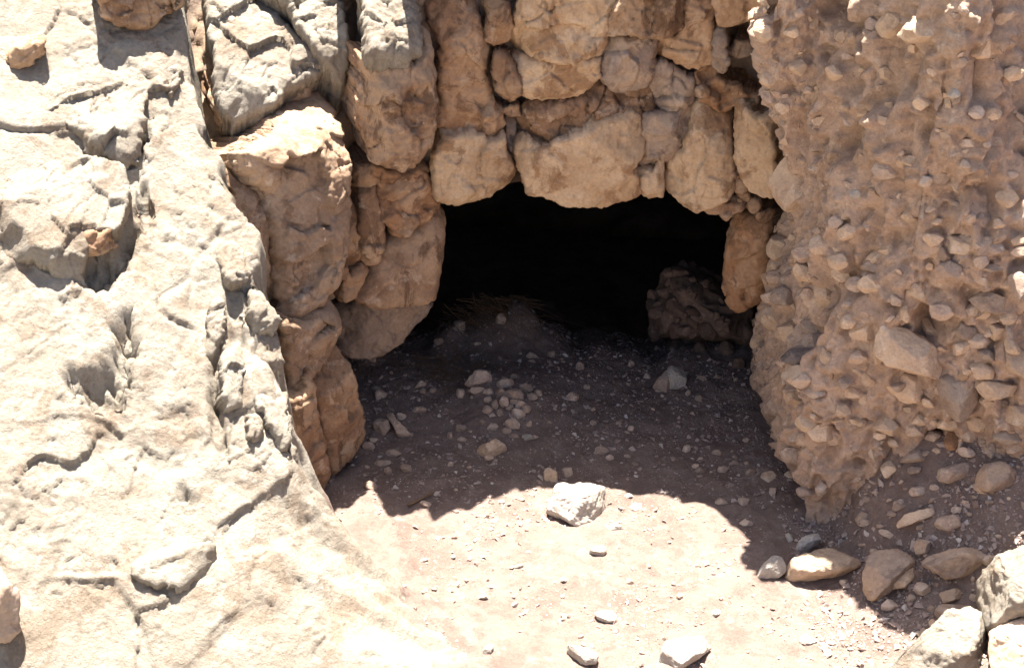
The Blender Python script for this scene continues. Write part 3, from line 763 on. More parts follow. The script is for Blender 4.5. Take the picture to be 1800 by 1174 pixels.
bstone([(1345, 322), (1370, 285), (1410, 250), (1436, 254), (1442, 300), (1416, 350), (1412, 382), (1380, 372), (1352, 350)], M_TANSTONE, shift=-.05, thick=.5, cuts=[((-.3, .2, .9), .55)])
bstone([(1367, 795), (1385, 785), (1415, 790), (1422, 806), (1400, 816), (1372, 812)], M_STONE, cuts=UPC)
bstone([(1544, 815), (1561, 805), (1579, 825), (1558, 843)])
bstone([(1576, 811), (1609, 784), (1630, 796), (1625, 810), (1600, 815)], M_STONE, cuts=UPC)
bstone([(1643, 825), (1704, 809), (1702, 835), (1667, 850), (1648, 845)], M_STONE, cuts=UPC)
bstone([(1704, 842), (1720, 820), (1762, 809), (1795, 832), (1779, 860), (1731, 863)], M_GREY, cuts=UPC, shift=-.6)
bstone([(1612, 30), (1640, 15), (1655, 55), (1640, 70), (1595, 75), (1540, 40)], M_TANSTONE)
bstone([(1535, 40), (1560, 20), (1588, 24), (1590, 48), (1562, 72), (1540, 62)], M_TANSTONE)
bstone([(1698, 95), (1722, 58), (1742, 72), (1742, 105), (1705, 110)], M_TANSTONE, shift=-.3)
bstone([(1668, 18), (1690, 22), (1688, 36), (1668, 34)], M_STONE)
bstone(ell(1682, 110, 44, 24, 0), M_STONE, cuts=UPC, shift=-.6)
bstone(ell(1676, 166, 26, 20, 0), M_WHITE, cuts=UPC, shift=-.6)
bstone(ell(1503, 341, 24, 18, 20), M_WHITE)
bstone(ell(1598, 282, 50, 34, -10), M_TANSTONE, cuts=UPC, shift=-.2)
bstone(ell(1690, 430, 60, 40, 10), M_TANSTONE, cuts=UPC)
bstone(ell(1750, 438, 50, 26, -8), M_STONE, cuts=UPC)
bstone(ell(1740, 470, 46, 16, 0), M_STONE)
bstone(ell(1367, 432, 44, 60, 10), M_TANSTONE, shift=-.1)
bstone(ell(1360, 470, 40, 50, 30), M_TANSTONE, shift=-.1)
bstone(ell(1405, 660, 74, 36, 10), M_TANSTONE, shift=-.2)
bstone(ell(1400, 700, 50, 30, 5), M_TANSTONE, shift=-.1)
bstone(ell(1430, 690, 40, 22, -10), M_STONE, shift=-.1)
bstone(ell(1442, 860, 26, 24, 30), M_STONE)
bstone(ell(1412, 866, 30, 26, 0), M_STONE)
bstone(ell(1350, 838, 34, 22, 5), M_TANSTONE)
bstone(ell(1387, 834, 26, 26, 0), M_TANSTONE)
bstone(ell(1674, 775, 34, 36, 20), M_ORANGE)
bstone(ell(1765, 765, 60, 30, 10), M_STONE, cuts=UPC)
bstone(ell(1580, 890, 30, 14, -15), M_STONE)
for x, y, w, h, r in [(1500, 500, 26, 20, 10), (1470, 460, 40, 26, 0), (1530, 470, 34, 22, 20), (1455, 520, 44, 30, 30), (1560, 440, 30, 22, 0), (1620, 520, 36, 24, 15), (1655, 545, 30, 20, -10), (1690, 580, 40, 28, 10), (1720, 600, 30, 22, 0),
                      (1690, 610, 34, 20, -20), (1750, 580, 34, 26, 10), (1775, 560, 30, 18, 0), (1600, 620, 24, 18, 0), (1660, 750, 30, 20, 0), (1720, 745, 40, 24, 15), (1700, 765, 30, 22, 0), (1740, 790, 30, 20, -10), (1790, 730, 40, 30, 0),
                      (1640, 765, 30, 16, -25), (1615, 740, 24, 18, 0), (1500, 690, 30, 18, 0), (1480, 720, 26, 20, 10), (1520, 700, 22, 16, 0), (1450, 760, 40, 26, 0), (1420, 745, 36, 24, 15), (1400, 770, 30, 22, 0), (1330, 600, 20, 24, 0),
                      (1390, 580, 40, 34, 20), (1430, 600, 34, 30, 0), (1355, 560, 30, 40, 10), (1375, 520, 36, 34, 0), (1410, 480, 34, 30, 20), (1440, 430, 40, 30, 10), (1490, 410, 34, 24, 0), (1600, 380, 30, 22, 0), (1640, 420, 34, 22, 0),
                      (1720, 380, 40, 30, 0), (1770, 350, 36, 30, 10), (1700, 250, 30, 22, 0), (1620, 180, 34, 26, 0), (1560, 130, 30, 24, 10), (1460, 130, 34, 28, 0), (1400, 120, 30, 30, 0), (1350, 140, 30, 26, 20), (1310, 135, 30, 24, 0),
                      (1480, 60, 36, 30, 0), (1430, 40, 30, 26, 0), (1390, 60, 26, 24, 0), (1340, 60, 34, 30, 0), (1520, 200, 30, 20, 0), (1440, 210, 28, 20, 0), (1555, 300, 36, 30, 0), (1650, 310, 34, 24, 0), (1790, 420, 30, 24, 0),
                      (1350, 172, 26, 20, 0), (1300, 170, 24, 20, 0), (1375, 190, 30, 18, 10), (1780, 130, 36, 26, 0), (1745, 200, 30, 24, 0), (1760, 30, 40, 30, 0), (1595, 700, 22, 16, 0), (1580, 680, 20, 14, 0)]:
    k = 1.35 if y > 470 else 1.15
    bstone(ell(x, y, w * k, h * k, r), random.choice([M_TANSTONE, M_STONE, M_TANSTONE]), shift=random.uniform(-.55, 0), thick=random.uniform(.5, .8))

rb = random.Random(21); placed = []
for _ in range(900):
    x = rb.uniform(1340, 1830); y = rb.uniform(20, 800)
    lim = .25 if y < 380 else .9 if x > 1460 else .45
    if rb.random() > lim or (y > 700 and x < 1380): continue
    w = rb.uniform(16, 52) if y > 420 else rb.uniform(12, 34)
    if any(math.hypot(x - a, y - b) < .5 * (w + c) for a, b, c in placed): continue
    placed.append((x, y, w))
    if len(placed) > 115: break
for x, y, w in placed:
    bstone(ell(x, y, w, w * rb.uniform(.45, .85), rb.uniform(-35, 35), k=rb.choice([5, 6, 7])), rb.choice([M_TANSTONE, M_STONE, M_BANKSTONE, M_BANKSTONE]), shift=rb.uniform(-.75, -.1), thick=rb.uniform(.5, .9))

# ------------------------------------------------------------------ loose stones on the ground
def gstone(poly, label, group=None, mat=M_STONE, cat="stone", name="stone", **k):
    k.setdefault("noise", 1.1); k.setdefault("thick", .75); k.setdefault("facing", .6); k.setdefault("shift", -.12)
    return stone(poly, [BVH_G, BVH_B], name=name, label=label, cat=cat, group=group, mat=mat, **k)
TOP = [((0, .6, .8), .62), ((.1, -.25, .95), .75)]
gstone([(957, 884), (985, 850), (1025, 853), (1062, 852), (1076, 880), (1052, 914), (1012, 926), (985, 908), (960, 898)], "big flat white stone lying in the sunlight at the tip of the shadow", mat=M_WHITE, cuts=TOP, name="white_stone")
gstone([(828, 792), (850, 772), (868, 768), (895, 785), (900, 792), (870, 801), (845, 802)], "flat pointed brown slab in the shade propped on a small stone", mat=M_TANSTONE, name="stone_slab")
gstone([(847, 800), (865, 797), (869, 807), (850, 812)], "small stone under the front of the pointed brown slab", mat=M_TANSTONE)
gstone([(956, 828), (963, 821), (978, 830), (985, 845), (968, 850), (957, 842)], "tan stone half in sun right behind the big white stone", mat=M_TANSTONE)
gstone([(984, 825), (1004, 820), (1008, 836), (990, 839)], "low dark stone just behind the shadow edge beside a half sunlit stone")
gstone([(655, 742), (668, 731), (681, 736), (687, 752), (672, 769), (658, 758)], "blocky pinkish stone standing near the foot of the left jamb")
gstone([(674, 725), (684, 721), (705, 748), (729, 763), (722, 770), (700, 767), (688, 742)], "long wedge shaped stone leaning beside the blocky pinkish stone")
gstone([(658, 692), (668, 680), (685, 685), (677, 698), (662, 703)], "grey stone alone in the dark beside the left jamb")
gstone([(912, 763), (945, 762), (940, 773), (922, 775)], "pale angular flake just in front of the stone heap", mat=M_WHITE)
gstone([(1174, 643), (1209, 637), (1204, 688), (1180, 690), (1171, 668)], "large pale upright stone near the right side of the cave floor", mat=M_WHITE, facing=.8, name="pale_stone")
gstone([(1146, 680), (1166, 655), (1185, 636), (1180, 665), (1174, 691), (1160, 691)], "brown stone leaning against the left of the large pale upright stone", facing=.8)
gstone([(813, 674), (833, 655), (848, 646), (862, 655), (865, 667), (850, 674), (830, 680)], "largest brown stone at the back of the stone heap", facing=.7)
def many(rows, group, **kw):
    for x, y, w, h, r, lab in rows: gstone(ell(x, y, w, h, r), lab, group, **kw)
many([(887, 673, 40, 18, -15, "pale elongated stone at the upper right of the stone heap"), (809, 690, 18, 21, 20, "oval stone on its own at the left edge of the stone heap"), (858, 703, 18, 13, 0, "reddish stone at the left of the stone heap above the wedge shaped one"),
      (857, 719, 19, 18, 20, "wedge shaped pinkish stone at the lower left of the stone heap"), (902, 694, 44, 20, 5, "broadest flat stone in the middle of the stone heap"), (911, 728, 33, 20, 10, "large rounded stone at the front right of the stone heap"),
      (900, 745, 29, 20, 15, "pale lumpy stone at the very front of the stone heap"), (865, 749, 23, 17, 0, "dark reddish stone left of the pale lumpy stone at the heap front"), (848, 741, 12, 10, 0, "small round pebble at the front left of the stone heap"), (837, 684, 34, 18, 0, "mossy looking dark stone under the largest brown stone of the heap"),
      (935, 698, 20, 16, 40, "tilted stone at the right edge of the stone heap")], "stones of the small heap on the cave floor", facing=.7)
for x, y, w, h, r in [(871, 712, 13, 19, 0), (886, 708, 19, 24, 0), (926, 718, 20, 20, 0), (915, 710, 22, 16, 0), (880, 726, 20, 16, 0), (925, 682, 26, 16, 10), (878, 690, 22, 16, 0), (890, 758, 20, 11, 0), (930, 745, 18, 12, 0), (948, 690, 22, 14, 0), (860, 690, 22, 14, 0), (907, 662, 24, 12, 0), (895, 716, 18, 14, 0), (905, 706, 20, 14, 0)]:
    gstone(ell(x, y, w, h, r), "one of the plain purplish filler stones wedged between the larger stones of the heap", "filler stones of the small heap", facing=.7)
many([(809, 753, 25, 13, 5, "squarish brown stone left of the stone heap, above the pointed slab"), (791, 766, 17, 13, -30, "small broken stone tucked against the squarish stone left of the heap"),
      (905, 766, 26, 11, 0, "dark flat stone touching the left end of the pale angular flake"), (683, 828, 17, 15, -10, "pinkish cube shaped stone on the gravel below the left jamb"),
      (713, 821, 23, 17, 0, "grey brown stone right of the pinkish cube shaped stone"), (672, 814, 34, 14, -5, "long low brown stone behind the pinkish cube shaped stone"),
      (735, 720, 28, 12, 0, "flat dark stone on the floor behind the leaning wedge"), (706, 732, 18, 14, 0, "small stone directly right of the top of the leaning wedge"),
      (812, 772, 22, 9, 0, "thin flat chip below the squarish brown stone left of the heap"), (648, 784, 28, 16, 10, "dark block pressed against the bulging foot of the left jamb"),
      (690, 797, 34, 14, 0, "broad dim stone in front of the blocky pinkish stone"), (650, 852, 26, 16, 10, "low dark stone close to the base of the left jamb near the ledge"),
      (748, 884, 22, 11, 20, "tan stone beside the yellowish stick near the shadow edge"), (738, 676, 30, 10, -20, "pale narrow splinter in the dark above the flat dark stone"),
      (656, 632, 16, 10, 0, "dim pebble under the dark rock at the left of the cave mouth"), (836, 849, 9, 6, 0, "lone pebble on bare soil just inside the shadow edge"), (801, 860, 10, 7, 0, "brown pebble on bare soil left of the lone pebble at the shadow edge")],
     "stones in the shade at the foot of the left jamb")
many([(1228, 697, 16, 20, 20, "upright tan stone right of the large pale upright stone"), (1209, 690, 14, 14, 0, "small brown stone at the right foot of the large pale upright stone"), (1043, 743, 16, 11, -10, "rounded pale stone alone on the dark floor right of the heap"),
      (1087, 743, 16, 6, -10, "thin pale chip right of the rounded pale stone"), (1109, 753, 13, 10, 0, "pitted grey stone below the thin pale chip"), (1207, 788, 19, 13, -30, "tilted pale stone standing on edge in the middle of the right floor"),
      (1193, 788, 10, 6, 0, "little flat chip at the left foot of the tilted pale stone"), (1264, 797, 34, 11, 5, "long flat pale stone right of the tilted pale stone"), (1229, 827, 25, 10, -5, "oblong tan stone lying on a thinner chip near the shadow edge"),
      (1230, 837, 17, 5, 0, "thin chip under the oblong tan stone"), (1250, 829, 10, 6, 0, "small pebble between the oblong tan stone and the dull grey stone"), (1271, 825, 20, 12, -15, "dull grey stone right of the oblong tan stone"),
      (1320, 829, 22, 13, -15, "tan stone just left of the foot of the earth bank"), (1058, 791, 30, 16, 5, "largest brown stone behind the tip of the sunlit patch"), (1072, 804, 17, 10, 5, "smaller stone touching the front of the brown stone behind the sunlit tip"),
      (1103, 801, 14, 7, 0, "flat chip right of the brown stone behind the sunlit tip"), (1153, 802, 9, 5, 0, "small white chip alone on smooth soil left of the tilted pale stone"), (1115, 815, 13, 7, 0, "pale pebble low between the flat chip and the shadow edge"), (1266, 881, 26, 14, 0, "whitish stone half buried near the right shadow edge"),
      (1307, 880, 24, 20, 0, "orange faced stone right of the whitish half buried stone"), (1312, 772, 16, 12, -20, "pale stone beside the bank above the long flat pale stone"), (1358, 862, 16, 22, 0, "upright stone leaning on the corner of the earth bank"), (1312, 918, 30, 14, 0, "flat brown stone in the shaded corner below the bank"),
      (1005, 698, 28, 15, 0, "cluster stone with reddish face right of the heap"), (1031, 680, 14, 10, -30, "pale splinter above the reddish cluster stone"), (1137, 661, 14, 10, 0, "small orange stone left of the large pale upright stone"), (1235, 664, 20, 12, 10, "brown stone above and right of the large pale upright stone"), (1262, 662, 22, 9, 0, "flat stone near the jamb right of the brown stone above the pale one")],
     "stones scattered on the shaded floor right of the heap", facing=.5)
many([(881, 560, 22, 20, 0, "pale triangular stone at the foot of the dry brush heap"), (700, 585, 24, 20, 0, "dim stone under the left overhang inside the cave"), (840, 604, 14, 8, 0, "small pale chip in the dark behind the heap"), (934, 625, 24, 14, 0, "dark lump behind the heap, right of the small pale chip"),
      (808, 572, 26, 30, 0, "tall dark stone left of the dry brush heap"), (770, 600, 20, 16, 0, "dark stone among the twigs left of the dry brush"), (1020, 645, 22, 16, 0, "round brown stone in the dark right of the heap"), (1181, 613, 12, 10, 0, "bluish white chip in front of the dark rubble mound"), (1155, 612, 12, 9, 0, "brown pebble left of the bluish white chip")],
     "stones lying deep in the dark of the cave")
many([(1105, 871, 24, 8, -10, "thin curved white flake right of the big white stone"), (1118, 890, 24, 14, 0, "white stone with a thin lid like edge right of the big white stone"), (1052, 968, 34, 20, 5, "smooth white stone in front of the big white stone"), (881, 882, 13, 9, 0, "brown pebble in the sun left of the big white stone"),
      (745, 984, 16, 9, 0, "oblong white pebble on the ledge at the left of the sunlit floor"), (1080, 926, 24, 14, 0, "pale stone just below the right corner of the big white stone"), (1068, 1082, 42, 20, 10, "flat white triangular slab in the middle of the sunlit floor"), (990, 1018, 18, 9, 0, "white pebble below the smooth white stone"),
      (850, 1048, 24, 9, 5, "low tan stone on the left of the sunlit floor"), (862, 1030, 14, 8, 0, "small reddish pebble behind the low tan stone"), (912, 994, 20, 8, 0, "flat pebble left of the white pebble on the sunlit floor"), (1258, 1076, 24, 14, -10, "brown faced stone on the sunlit floor left of the disc"), (858, 1140, 26, 16, -40, "brown tilted chip at the bottom of the sunlit floor"),
      (672, 1124, 22, 26, -40, "brown shaded chip at the foot of the pale slope")],
     "pale stones in the sunlight around the white stone", mat=M_WHITE, facing=.4, thick=.6)
gstone([(990, 1130), (1012, 1127), (1052, 1150), (1049, 1166), (1026, 1168), (990, 1143)], "white oblong stone with a shaded front at the bottom of the pit floor", mat=M_WHITE, cuts=TOP)
gstone([(1403, 1122), (1412, 1113), (1434, 1115), (1440, 1123), (1425, 1130), (1408, 1130)], "white disc shaped stone alone on the sunlit dust left of the shaded strip", mat=M_WHITE, cuts=[((0, .6, .8), .4)], thick=.4, facing=.3)
gstone([(1158, 1160), (1170, 1125), (1205, 1108), (1265, 1112), (1262, 1130), (1220, 1160), (1190, 1174)], "broad white slab lying flat in the sun at the lower edge", mat=M_WHITE, cuts=[((0, .7, .7), .4)], thick=.4, facing=.3, name="stone_slab")

# anonymous fragments: small angular pieces nothing tells apart
rs = random.Random(5)
def fragments(n, box, wlo, whi, lab, grp, mats, ok):
    c = 0
    for _ in range(n * 6):
        x, y = rs.uniform(box[0], box[2]), rs.uniform(box[1], box[3])
        if not ok(x, y): continue
        w = wlo * (1 - rs.random() * (1 - (wlo / whi) ** 1.6)) ** (-1 / 1.6)
        if gstone(ell(x, y, w, w * rs.uniform(.35, .7), rs.uniform(-30, 30)), lab, grp, mat=rs.choice(mats), facing=.5): c += 1
        if c >= n: break
M_FRAG = [M_STONE, M_STONE, M_BANKSTONE, M_GREY]
fragments(62, (1400, 770, 1790, 1080), 9, 34, "angular fragment littering the debris at the foot of the bank", "fragments littering the debris slope", M_FRAG, lambda x, y: y < 960 or x > 1520 + (y - 960) * .9)
fragments(70, (620, 620, 1370, 900), 7, 20, "tiny dull fragment on the shaded pit floor", "tiny fragments on the shaded floor", M_FRAG, lambda x, y: y < 830 - abs(x - 1030) * .02 and x > 640 - (y - 700) * .2 and x < 1330)
fragments(46, (690, 930, 1480, 1170), 7, 18, "tiny bleached chip on the sunlit pit floor", "tiny chips on the sunlit floor", [M_WHITE, M_STONE], lambda x, y: x > 700 and y > 900 + abs(x - 1000) * .12 and x < 1400 + (y - 1000) * .8)

# shelf under the bank
gstone([(1377, 1014), (1391, 989), (1438, 963), (1507, 949), (1515, 992), (1466, 1010), (1391, 1021)], "long tan slab half in sun at the foot of the bank", mat=M_TANSTONE, cuts=TOP, name="stone_slab")
gstone([(1330, 1010), (1334, 990), (1352, 975), (1375, 980), (1386, 1000), (1360, 1020), (1340, 1022)], "crumbly sunlit stone at the left end of the long tan slab", mat=M_WHITE)
gstone([(1378, 938), (1388, 936), (1396, 948), (1386, 955)], "small white chip standing at the lit corner of the bank", mat=M_WHITE)
gstone([(1396, 962), (1412, 944), (1440, 934), (1446, 946), (1420, 966), (1402, 974)], "sunlit lump of rubble behind the long tan slab", mat=M_WHITE)
gstone([(1515, 1010), (1528, 975), (1555, 955), (1598, 958), (1606, 985), (1585, 1010), (1560, 1040), (1530, 1054), (1512, 1040)], "round weathered boulder with streaked face on the shelf", mat=M_GREY, name="boulder", cat="boulder", facing=.55, shift=-.2)
gstone([(1557, 1030), (1570, 1012), (1606, 993), (1608, 1012), (1592, 1032), (1565, 1036)], "angular stone resting against the right of the streaked boulder", mat=M_TANSTONE, shift=-.35)
gstone([(1617, 989), (1640, 975), (1677, 965), (1759, 956), (1762, 972), (1745, 996), (1687, 1014), (1660, 1016)], "long dark topped slab lying across the shelf behind the white boulder", mat=M_GREY, cuts=TOP, name="stone_slab")
gstone([(1574, 922), (1592, 903), (1643, 891), (1655, 900), (1612, 917), (1578, 929)], "long rounded tan stone highest on the shelf", mat=M_TANSTONE)
gstone([(1640, 927), (1650, 910), (1684, 902), (1689, 924), (1658, 938)], "smooth egg shaped stone right of the long rounded tan stone")
gstone([(1604, 943), (1643, 954), (1645, 960), (1626, 972), (1609, 975)], "square thin grey slab on gravel behind the streaked boulder", mat=M_GREY)
gstone([(1650, 1043), (1664, 1038), (1692, 1033), (1696, 1046), (1676, 1056), (1658, 1060)], "small dark slab on top of the flat grey slab beside the white boulder", mat=M_GREY)
gstone([(1640, 1075), (1652, 1060), (1706, 1058), (1702, 1074), (1680, 1088), (1650, 1094)], "flat grey slab tucked behind the white boulder", mat=M_GREY, cuts=TOP)
gstone([(1631, 1090), (1640, 1086), (1656, 1108), (1650, 1116), (1636, 1104)], "thin tan stone on edge in front of the flat grey slab", mat=M_TANSTONE)
gstone([(1612, 1114), (1622, 1102), (1638, 1110), (1634, 1122), (1616, 1122)], "small round stone at the edge of the shaded strip", mat=M_GREY)
many([(1517, 919, 28, 16, 0, "rounded pale stone above the streaked boulder"), (1570, 902, 24, 12, 0, "flat pale stone left of the long rounded tan stone"), (1580, 884, 26, 14, 0, "dark bottomed stone above the long rounded tan stone"), (1556, 938, 30, 16, 20, "whitish stone directly above the top of the streaked boulder"),
      (1545, 925, 18, 8, 0, "thin chip right of the rounded pale stone"), (1617, 926, 20, 10, -20, "small oval stone under the long rounded tan stone"), (1485, 903, 10, 16, 30, "white narrow chip standing on bare soil of the shelf"), (1524, 878, 18, 14, 0, "pale pebble at the top of the shelf gravel"), (1505, 842, 30, 12, -5, "flat tan stone high on the debris under the bank"),
      (1612, 862, 40, 18, -10, "angular tan stone with dark right end high on the shelf"), (1642, 856, 18, 12, 0, "small peaked stone right of the angular tan stone"), (1682, 896, 24, 12, 0, "flat stone behind the smooth egg shaped stone"), (1486, 1024, 22, 16, 0, "white stone in the shade just below the long tan slab"), (1622, 1035, 40, 26, 10, "dusty stone on gravel right of the streaked boulder"),
      (1566, 1062, 40, 20, -20, "pale smooth stone below the streaked boulder"), (1598, 1050, 26, 14, -10, "pale flat stone right of the pale smooth stone"), (1644, 1026, 14, 12, 0, "white pebble under the long dark topped slab"), (1636, 1070, 14, 18, 0, "knobbly stone left of the flat grey slab"), (1712, 1050, 24, 14, 0, "grey stone wedged against the great white boulder"), (1710, 1018, 10, 14, 0, "small upright pebble below the right end of the long dark topped slab")],
     "small stones among the gravel on the shelf")
gstone([(1711, 1045), (1726, 1012), (1756, 985), (1800, 960), (1850, 950), (1880, 1010), (1850, 1080), (1800, 1092), (1765, 1104), (1738, 1112), (1724, 1062)], "great white boulder in the sun at the lower right", mat=M_SLOPE, name="boulder", cat="boulder", shift=-.3, cuts=[((0, .6, .8), .75)], ncut=4, noise=1.5, thick=.9, facing=.6)
gstone([(1640, 1120), (1672, 1088), (1712, 1072), (1728, 1080), (1732, 1115), (1715, 1185), (1640, 1200), (1560, 1190)], "low white boulder in the sun left of the great white boulder", mat=M_SLOPE, name="boulder", cat="boulder", shift=.12, cuts=[((0, .6, .8), .75)], ncut=4, noise=1.5, thick=.9)
gstone([(1742, 1112), (1765, 1100), (1800, 1085), (1850, 1080), (1860, 1150), (1800, 1200), (1745, 1200), (1738, 1150)], "brown shaded boulder beneath the great white boulder", mat=M_TANSTONE, name="boulder", cat="boulder", shift=-.2)

# ------------------------------------------------------------------ gravel
def island_mat(name, cols, rough=.9):
    m = bpy.data.materials.new(name); m.use_nodes = True
    nt = m.node_tree; bs = nt.nodes["Principled BSDF"]; bs.inputs["Roughness"].default_value = rough
    bs.inputs["Specular IOR Level"].default_value = .15
    g = nt.nodes.new("ShaderNodeNewGeometry"); r = nt.nodes.new("ShaderNodeValToRGB")
    nt.links.new(g.outputs["Random Per Island"], r.inputs[0])
    while len(r.color_ramp.elements) < len(cols): r.color_ramp.elements.new(.5)
    for i, (e, c) in enumerate(zip(r.color_ramp.elements, cols)):
        e.position = i / (len(cols) - 1); e.color = (*c, 1)
    no = nt.nodes.new("ShaderNodeTexNoise"); no.inputs["Scale"].default_value = 130
    tc = nt.nodes.new("ShaderNodeTexCoord"); nt.links.new(tc.outputs["Object"], no.inputs["Vector"])
    mx = nt.nodes.new("ShaderNodeMix"); mx.data_type = 'RGBA'; mx.blend_type = 'OVERLAY'; mx.inputs[0].default_value = .35
    nt.links.new(r.outputs[0], mx.inputs[6]); nt.links.new(no.outputs["Color"], mx.inputs[7])
    nt.links.new(r.outputs[0], bs.inputs["Base Color"])
    return m
M_GRAVEL = island_mat("limestone_gravel", [(.20, .145, .12), (.26, .195, .165), (.30, .23, .195), (.36, .29, .25), (.28, .215, .18), (.55, .49, .43)])
M_CHIPS = island_mat("earthy_chips", [(.30, .21, .14), (.36, .26, .18), (.42, .31, .22), (.40, .29, .20), (.52, .43, .33)])

CHIPS = []
for k in range(10):
    b = bmesh.new()
    for _ in range(9):
        p = RNG.normal(size=3); p /= np.linalg.norm(p); b.verts.new(p * V(1, .75, .55) * RNG.uniform(.75, 1.1))
    r = bmesh.ops.convex_hull(b, input=b.verts[:])
    bmesh.ops.delete(b, geom=[v for v in b.verts if not v.link_faces], context='VERTS')
    bmesh.ops.triangulate(b, faces=b.faces[:])
    b.verts.index_update()
    CHIPS.append((np.array([v.co for v in b.verts]), np.array([[v.index for v in f.verts] for f in b.faces]))); b.free()

def scatter(name, pts, nrm, size, mat, parent=None):
    vs, fs, n0 = [], [], 0
    for k in range(len(CHIPS)):
        sel = np.arange(k, len(pts), len(CHIPS))
        cv_, cf_ = CHIPS[k]
        a = RNG.uniform(0, 2 * math.pi, len(sel))
        n = nrm[sel] + RNG.normal(size=(len(sel), 3)) * .25; n /= np.linalg.norm(n, axis=1)[:, None]
        t = np.cross(n, V(.3, .9, .2)); t /= np.linalg.norm(t, axis=1)[:, None]; bt = np.cross(n, t)
        ca, sa = np.cos(a)[:, None], np.sin(a)[:, None]
        u, w = ca * t + sa * bt, -sa * t + ca * bt
        sc = (size[sel][:, None] * RNG.uniform(.75, 1.3, (len(sel), 3)))
        W = (cv_[None, :, 0, None] * sc[:, None, :1] * u[:, None] + cv_[None, :, 1, None] * sc[:, None, 1:2] * w[:, None] + cv_[None, :, 2, None] * sc[:, None, 2:] * n[:, None]
             + pts[sel][:, None] + n[:, None] * (size[sel] * .12)[:, None, None])
        vs.append(W.reshape(-1, 3)); fs.append((cf_[None] + (np.arange(len(sel)) * len(cv_))[:, None, None]).reshape(-1, 3) + n0); n0 += W.shape[0] * W.shape[1]
    return add(name, make_mesh(name, np.concatenate(vs), np.concatenate(fs), mat, smooth=False), parent)

def drop(n, x0, x1, y0, y1, smin, smax, dens=None):
    P_, N_, S_ = [], [], []
    xs = RNG.uniform(x0, x1, n); ys = RNG.uniform(y0, y1, n)
    w = fbm(np.stack([xs, ys, xs * 0], 1), 2.5, 3, .6, 4.0) + .25
    if dens is not None: w = w + dens(xs, ys)
    ok = RNG.uniform(0, .7, n) < w
    for x, y in zip(xs[ok], ys[ok]):
        h = BVH_G.ray_cast(Vector((x, y, 1.6 if y > 5.6 else 2.2)), Vector((0, 0, -1)))
        if h[0] is None or h[1].z < .4: continue
        P_.append(h[0]); N_.append(h[1]); S_.append(min(smax, smin * (1 - RNG.uniform()) ** -.55))
    return np.array(P_), np.array(N_), np.array(S_)

pts, nr, sz = drop(26000, -.95, 1.75, 4.0, 7.9, .0032, .020, lambda x, y: np.where(y > 5.4, .35, -.12))
tag(scatter("gravel", pts, nr, sz, M_GRAVEL), "fine gravel strewn over the pit floor and cave floor", "gravel", kind="stuff")
pts, nr, sz = drop(9000, 1.25, 2.4, 4.2, 5.6, .004, .024, lambda x, y: .35 + 0 * x)
tag(scatter("gravel", pts, nr, sz, M_GRAVEL), "coarse gravel covering the shelf below the earth bank", "gravel", kind="stuff")

# chips and grit set in the bank
n = 3400
ii = RNG.integers(0, len(kv), n)
ii = ii[(kv[ii, 2] > .1) & (kv[ii, 0] < 2.6)]
kn2 = vnormals(kv, kf)
sz = np.minimum(np.where(kv[ii, 2] < .35, .016, .032), .0045 * (1 - RNG.uniform(size=len(ii))) ** -.72) * (1 + .4 * sstep(1.4, .5, kv[ii, 2]))
o = scatter("embedded_chips", kv[ii] - kn2[ii] * (sz * .25)[:, None], kn2[ii], sz, M_CHIPS, bank); o["kind"] = "stuff"

# ------------------------------------------------------------------ inside the cave: heap of rubble, dry brush, stick
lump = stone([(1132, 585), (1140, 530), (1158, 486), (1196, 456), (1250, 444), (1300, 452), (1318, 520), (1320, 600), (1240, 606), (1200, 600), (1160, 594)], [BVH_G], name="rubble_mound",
             label="dark mound of earth and stones inside the cave by the right jamb", cat="mound", mat=M_DARKRUBBLE, thick=.8, facing=.85, noise=1.6, ncut=9, at=at_y(1212, 525, 7.3))
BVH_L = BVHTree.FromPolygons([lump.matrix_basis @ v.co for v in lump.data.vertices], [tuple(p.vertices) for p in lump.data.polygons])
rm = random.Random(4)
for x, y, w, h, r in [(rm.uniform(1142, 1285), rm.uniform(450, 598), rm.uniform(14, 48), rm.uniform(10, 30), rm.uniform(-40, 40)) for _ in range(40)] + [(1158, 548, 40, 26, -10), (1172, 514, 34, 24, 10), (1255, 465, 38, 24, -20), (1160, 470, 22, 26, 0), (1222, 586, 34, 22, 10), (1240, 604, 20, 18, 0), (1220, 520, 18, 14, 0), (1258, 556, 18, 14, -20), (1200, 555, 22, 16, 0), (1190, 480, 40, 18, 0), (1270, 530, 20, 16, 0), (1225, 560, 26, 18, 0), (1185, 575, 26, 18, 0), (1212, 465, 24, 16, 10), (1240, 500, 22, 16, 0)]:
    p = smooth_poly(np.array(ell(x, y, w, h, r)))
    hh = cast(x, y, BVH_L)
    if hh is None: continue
    o = stone(p, [BVH_L], parent=lump, mat=M_DARKRUBBLE, thick=.9, facing=.6, shift=-.45)
    if o: o.location = o.location - lump.location

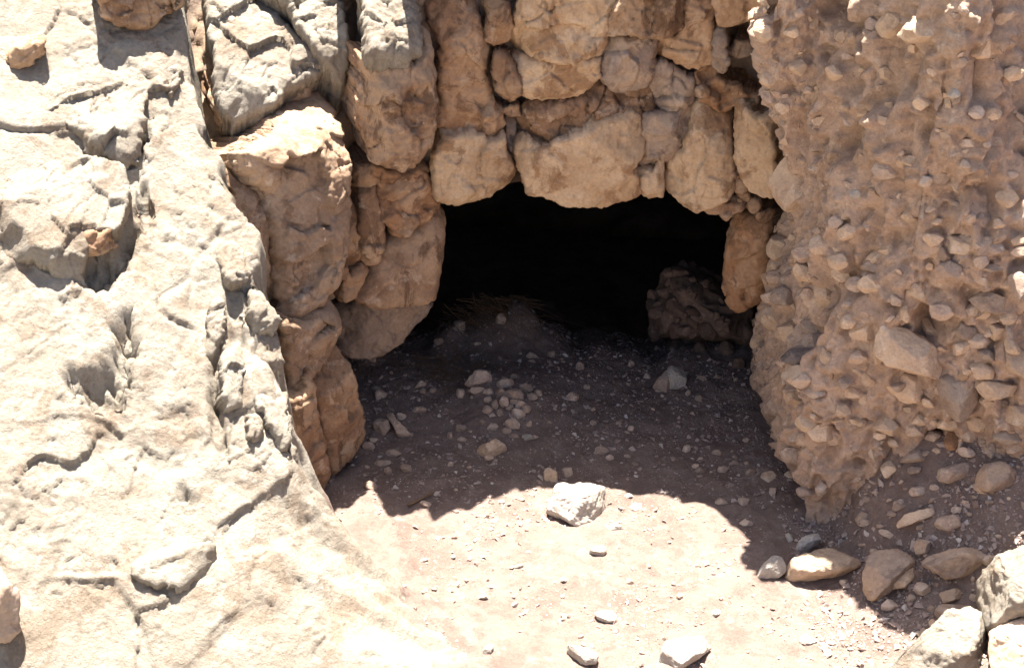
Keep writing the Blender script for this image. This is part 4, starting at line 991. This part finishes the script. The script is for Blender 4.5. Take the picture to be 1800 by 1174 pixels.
many([(1150, 590, 34, 24, 10, "dark angular block at the left foot of the rubble mound"), (1190, 604, 40, 24, -10, "broad dark stone at the front foot of the rubble mound"), (1232, 612, 30, 20, 20, "brown stone fallen in front of the rubble mound"), (1275, 612, 36, 26, 0, "dark stone between the rubble mound and the bank"), (1300, 640, 30, 20, 10, "dusty stone on the shaded floor beside the bank below the rubble mound")], "fallen stones around the rubble mound", mat=M_DARKRUBBLE)
def twigs(name, n, centre, spread, length, rad, mat, lift, lean=None):
    vs, fs, m = [], [], 0
    for _ in range(n):
        x, y = centre[0] + RNG.normal() * spread[0], centre[1] + RNG.normal() * spread[1]
        z = gz(x, y) + abs(RNG.normal()) * lift
        a = RNG.uniform(0, 2 * math.pi); d = V(math.cos(a), math.sin(a), RNG.uniform(-.25, .5))
        if lean is not None: d = d * .6 + V(*lean)
        d /= np.linalg.norm(d); L_ = length * RNG.uniform(.4, 1.2)
        bend = RNG.normal(size=3) * .25 * L_; r = rad * RNG.uniform(.6, 1.3)
        u = np.cross(d, V(.2, .3, .9)); u /= np.linalg.norm(u); w = np.cross(d, u)
        for k in range(5):
            t = k / 4; c = V(x, y, z) + d * L_ * (t - .3) + bend * (t * t - t)
            for q in range(3):
                vs.append(c + r * (1 - .5 * t) * (math.cos(q * 2.094) * u + math.sin(q * 2.094) * w))
        for k in range(4):
            for q in range(3):
                a0, b0 = m + k * 3 + q, m + k * 3 + (q + 1) % 3
                fs.append((a0, b0, b0 + 3, a0 + 3))
        m += 15
    return add(name, make_mesh(name, vs, fs, mat))
tag(twigs("dry_brush", 240, (-.13, 7.33), (.12, .10), .26, .0022, M_STRAW, .035, (.8, -.35, -.3)), "heap of dry brush and straw in the dark at the back of the cave", "dry brush", kind="stuff")
tag(twigs("dry_brush", 160, (-.38, 6.75), (.13, .12), .16, .0018, M_STRAW, .02), "sparse dry twigs on the dark floor behind the stone heap", "dry brush", kind="stuff")
a0, b0 = cast(716, 892, BVH_G)[0], cast(762, 870, BVH_G)[0]
ax = b0 - a0; ux = np.cross(ax, V(0, 0, 1)); ux /= np.linalg.norm(ux); wx = np.cross(ax, ux); wx /= np.linalg.norm(wx)
sv, sf = [], []
for k in range(9):
    t = k / 8; c = (a0 + b0) / 2 + ax * (t - .5) + V(0, 0, .014) + wx * .004 * math.sin(t * 5)
    r = .007 * (1 - .35 * t) * random.uniform(.85, 1.15)
    for q in range(8): sv.append(c - (a0 + b0) / 2 + r * (math.cos(q * math.pi / 4) * ux + math.sin(q * math.pi / 4) * wx))
for k in range(8):
    for q in range(8): sf.append((k * 8 + q, k * 8 + (q + 1) % 8, (k + 1) * 8 + (q + 1) % 8, (k + 1) * 8 + q))
tag(add("stick", make_mesh("stick", sv, sf, M_STRAW), loc=(a0 + b0) / 2), "short yellowish stick lying in the shade near the ledge", "stick")
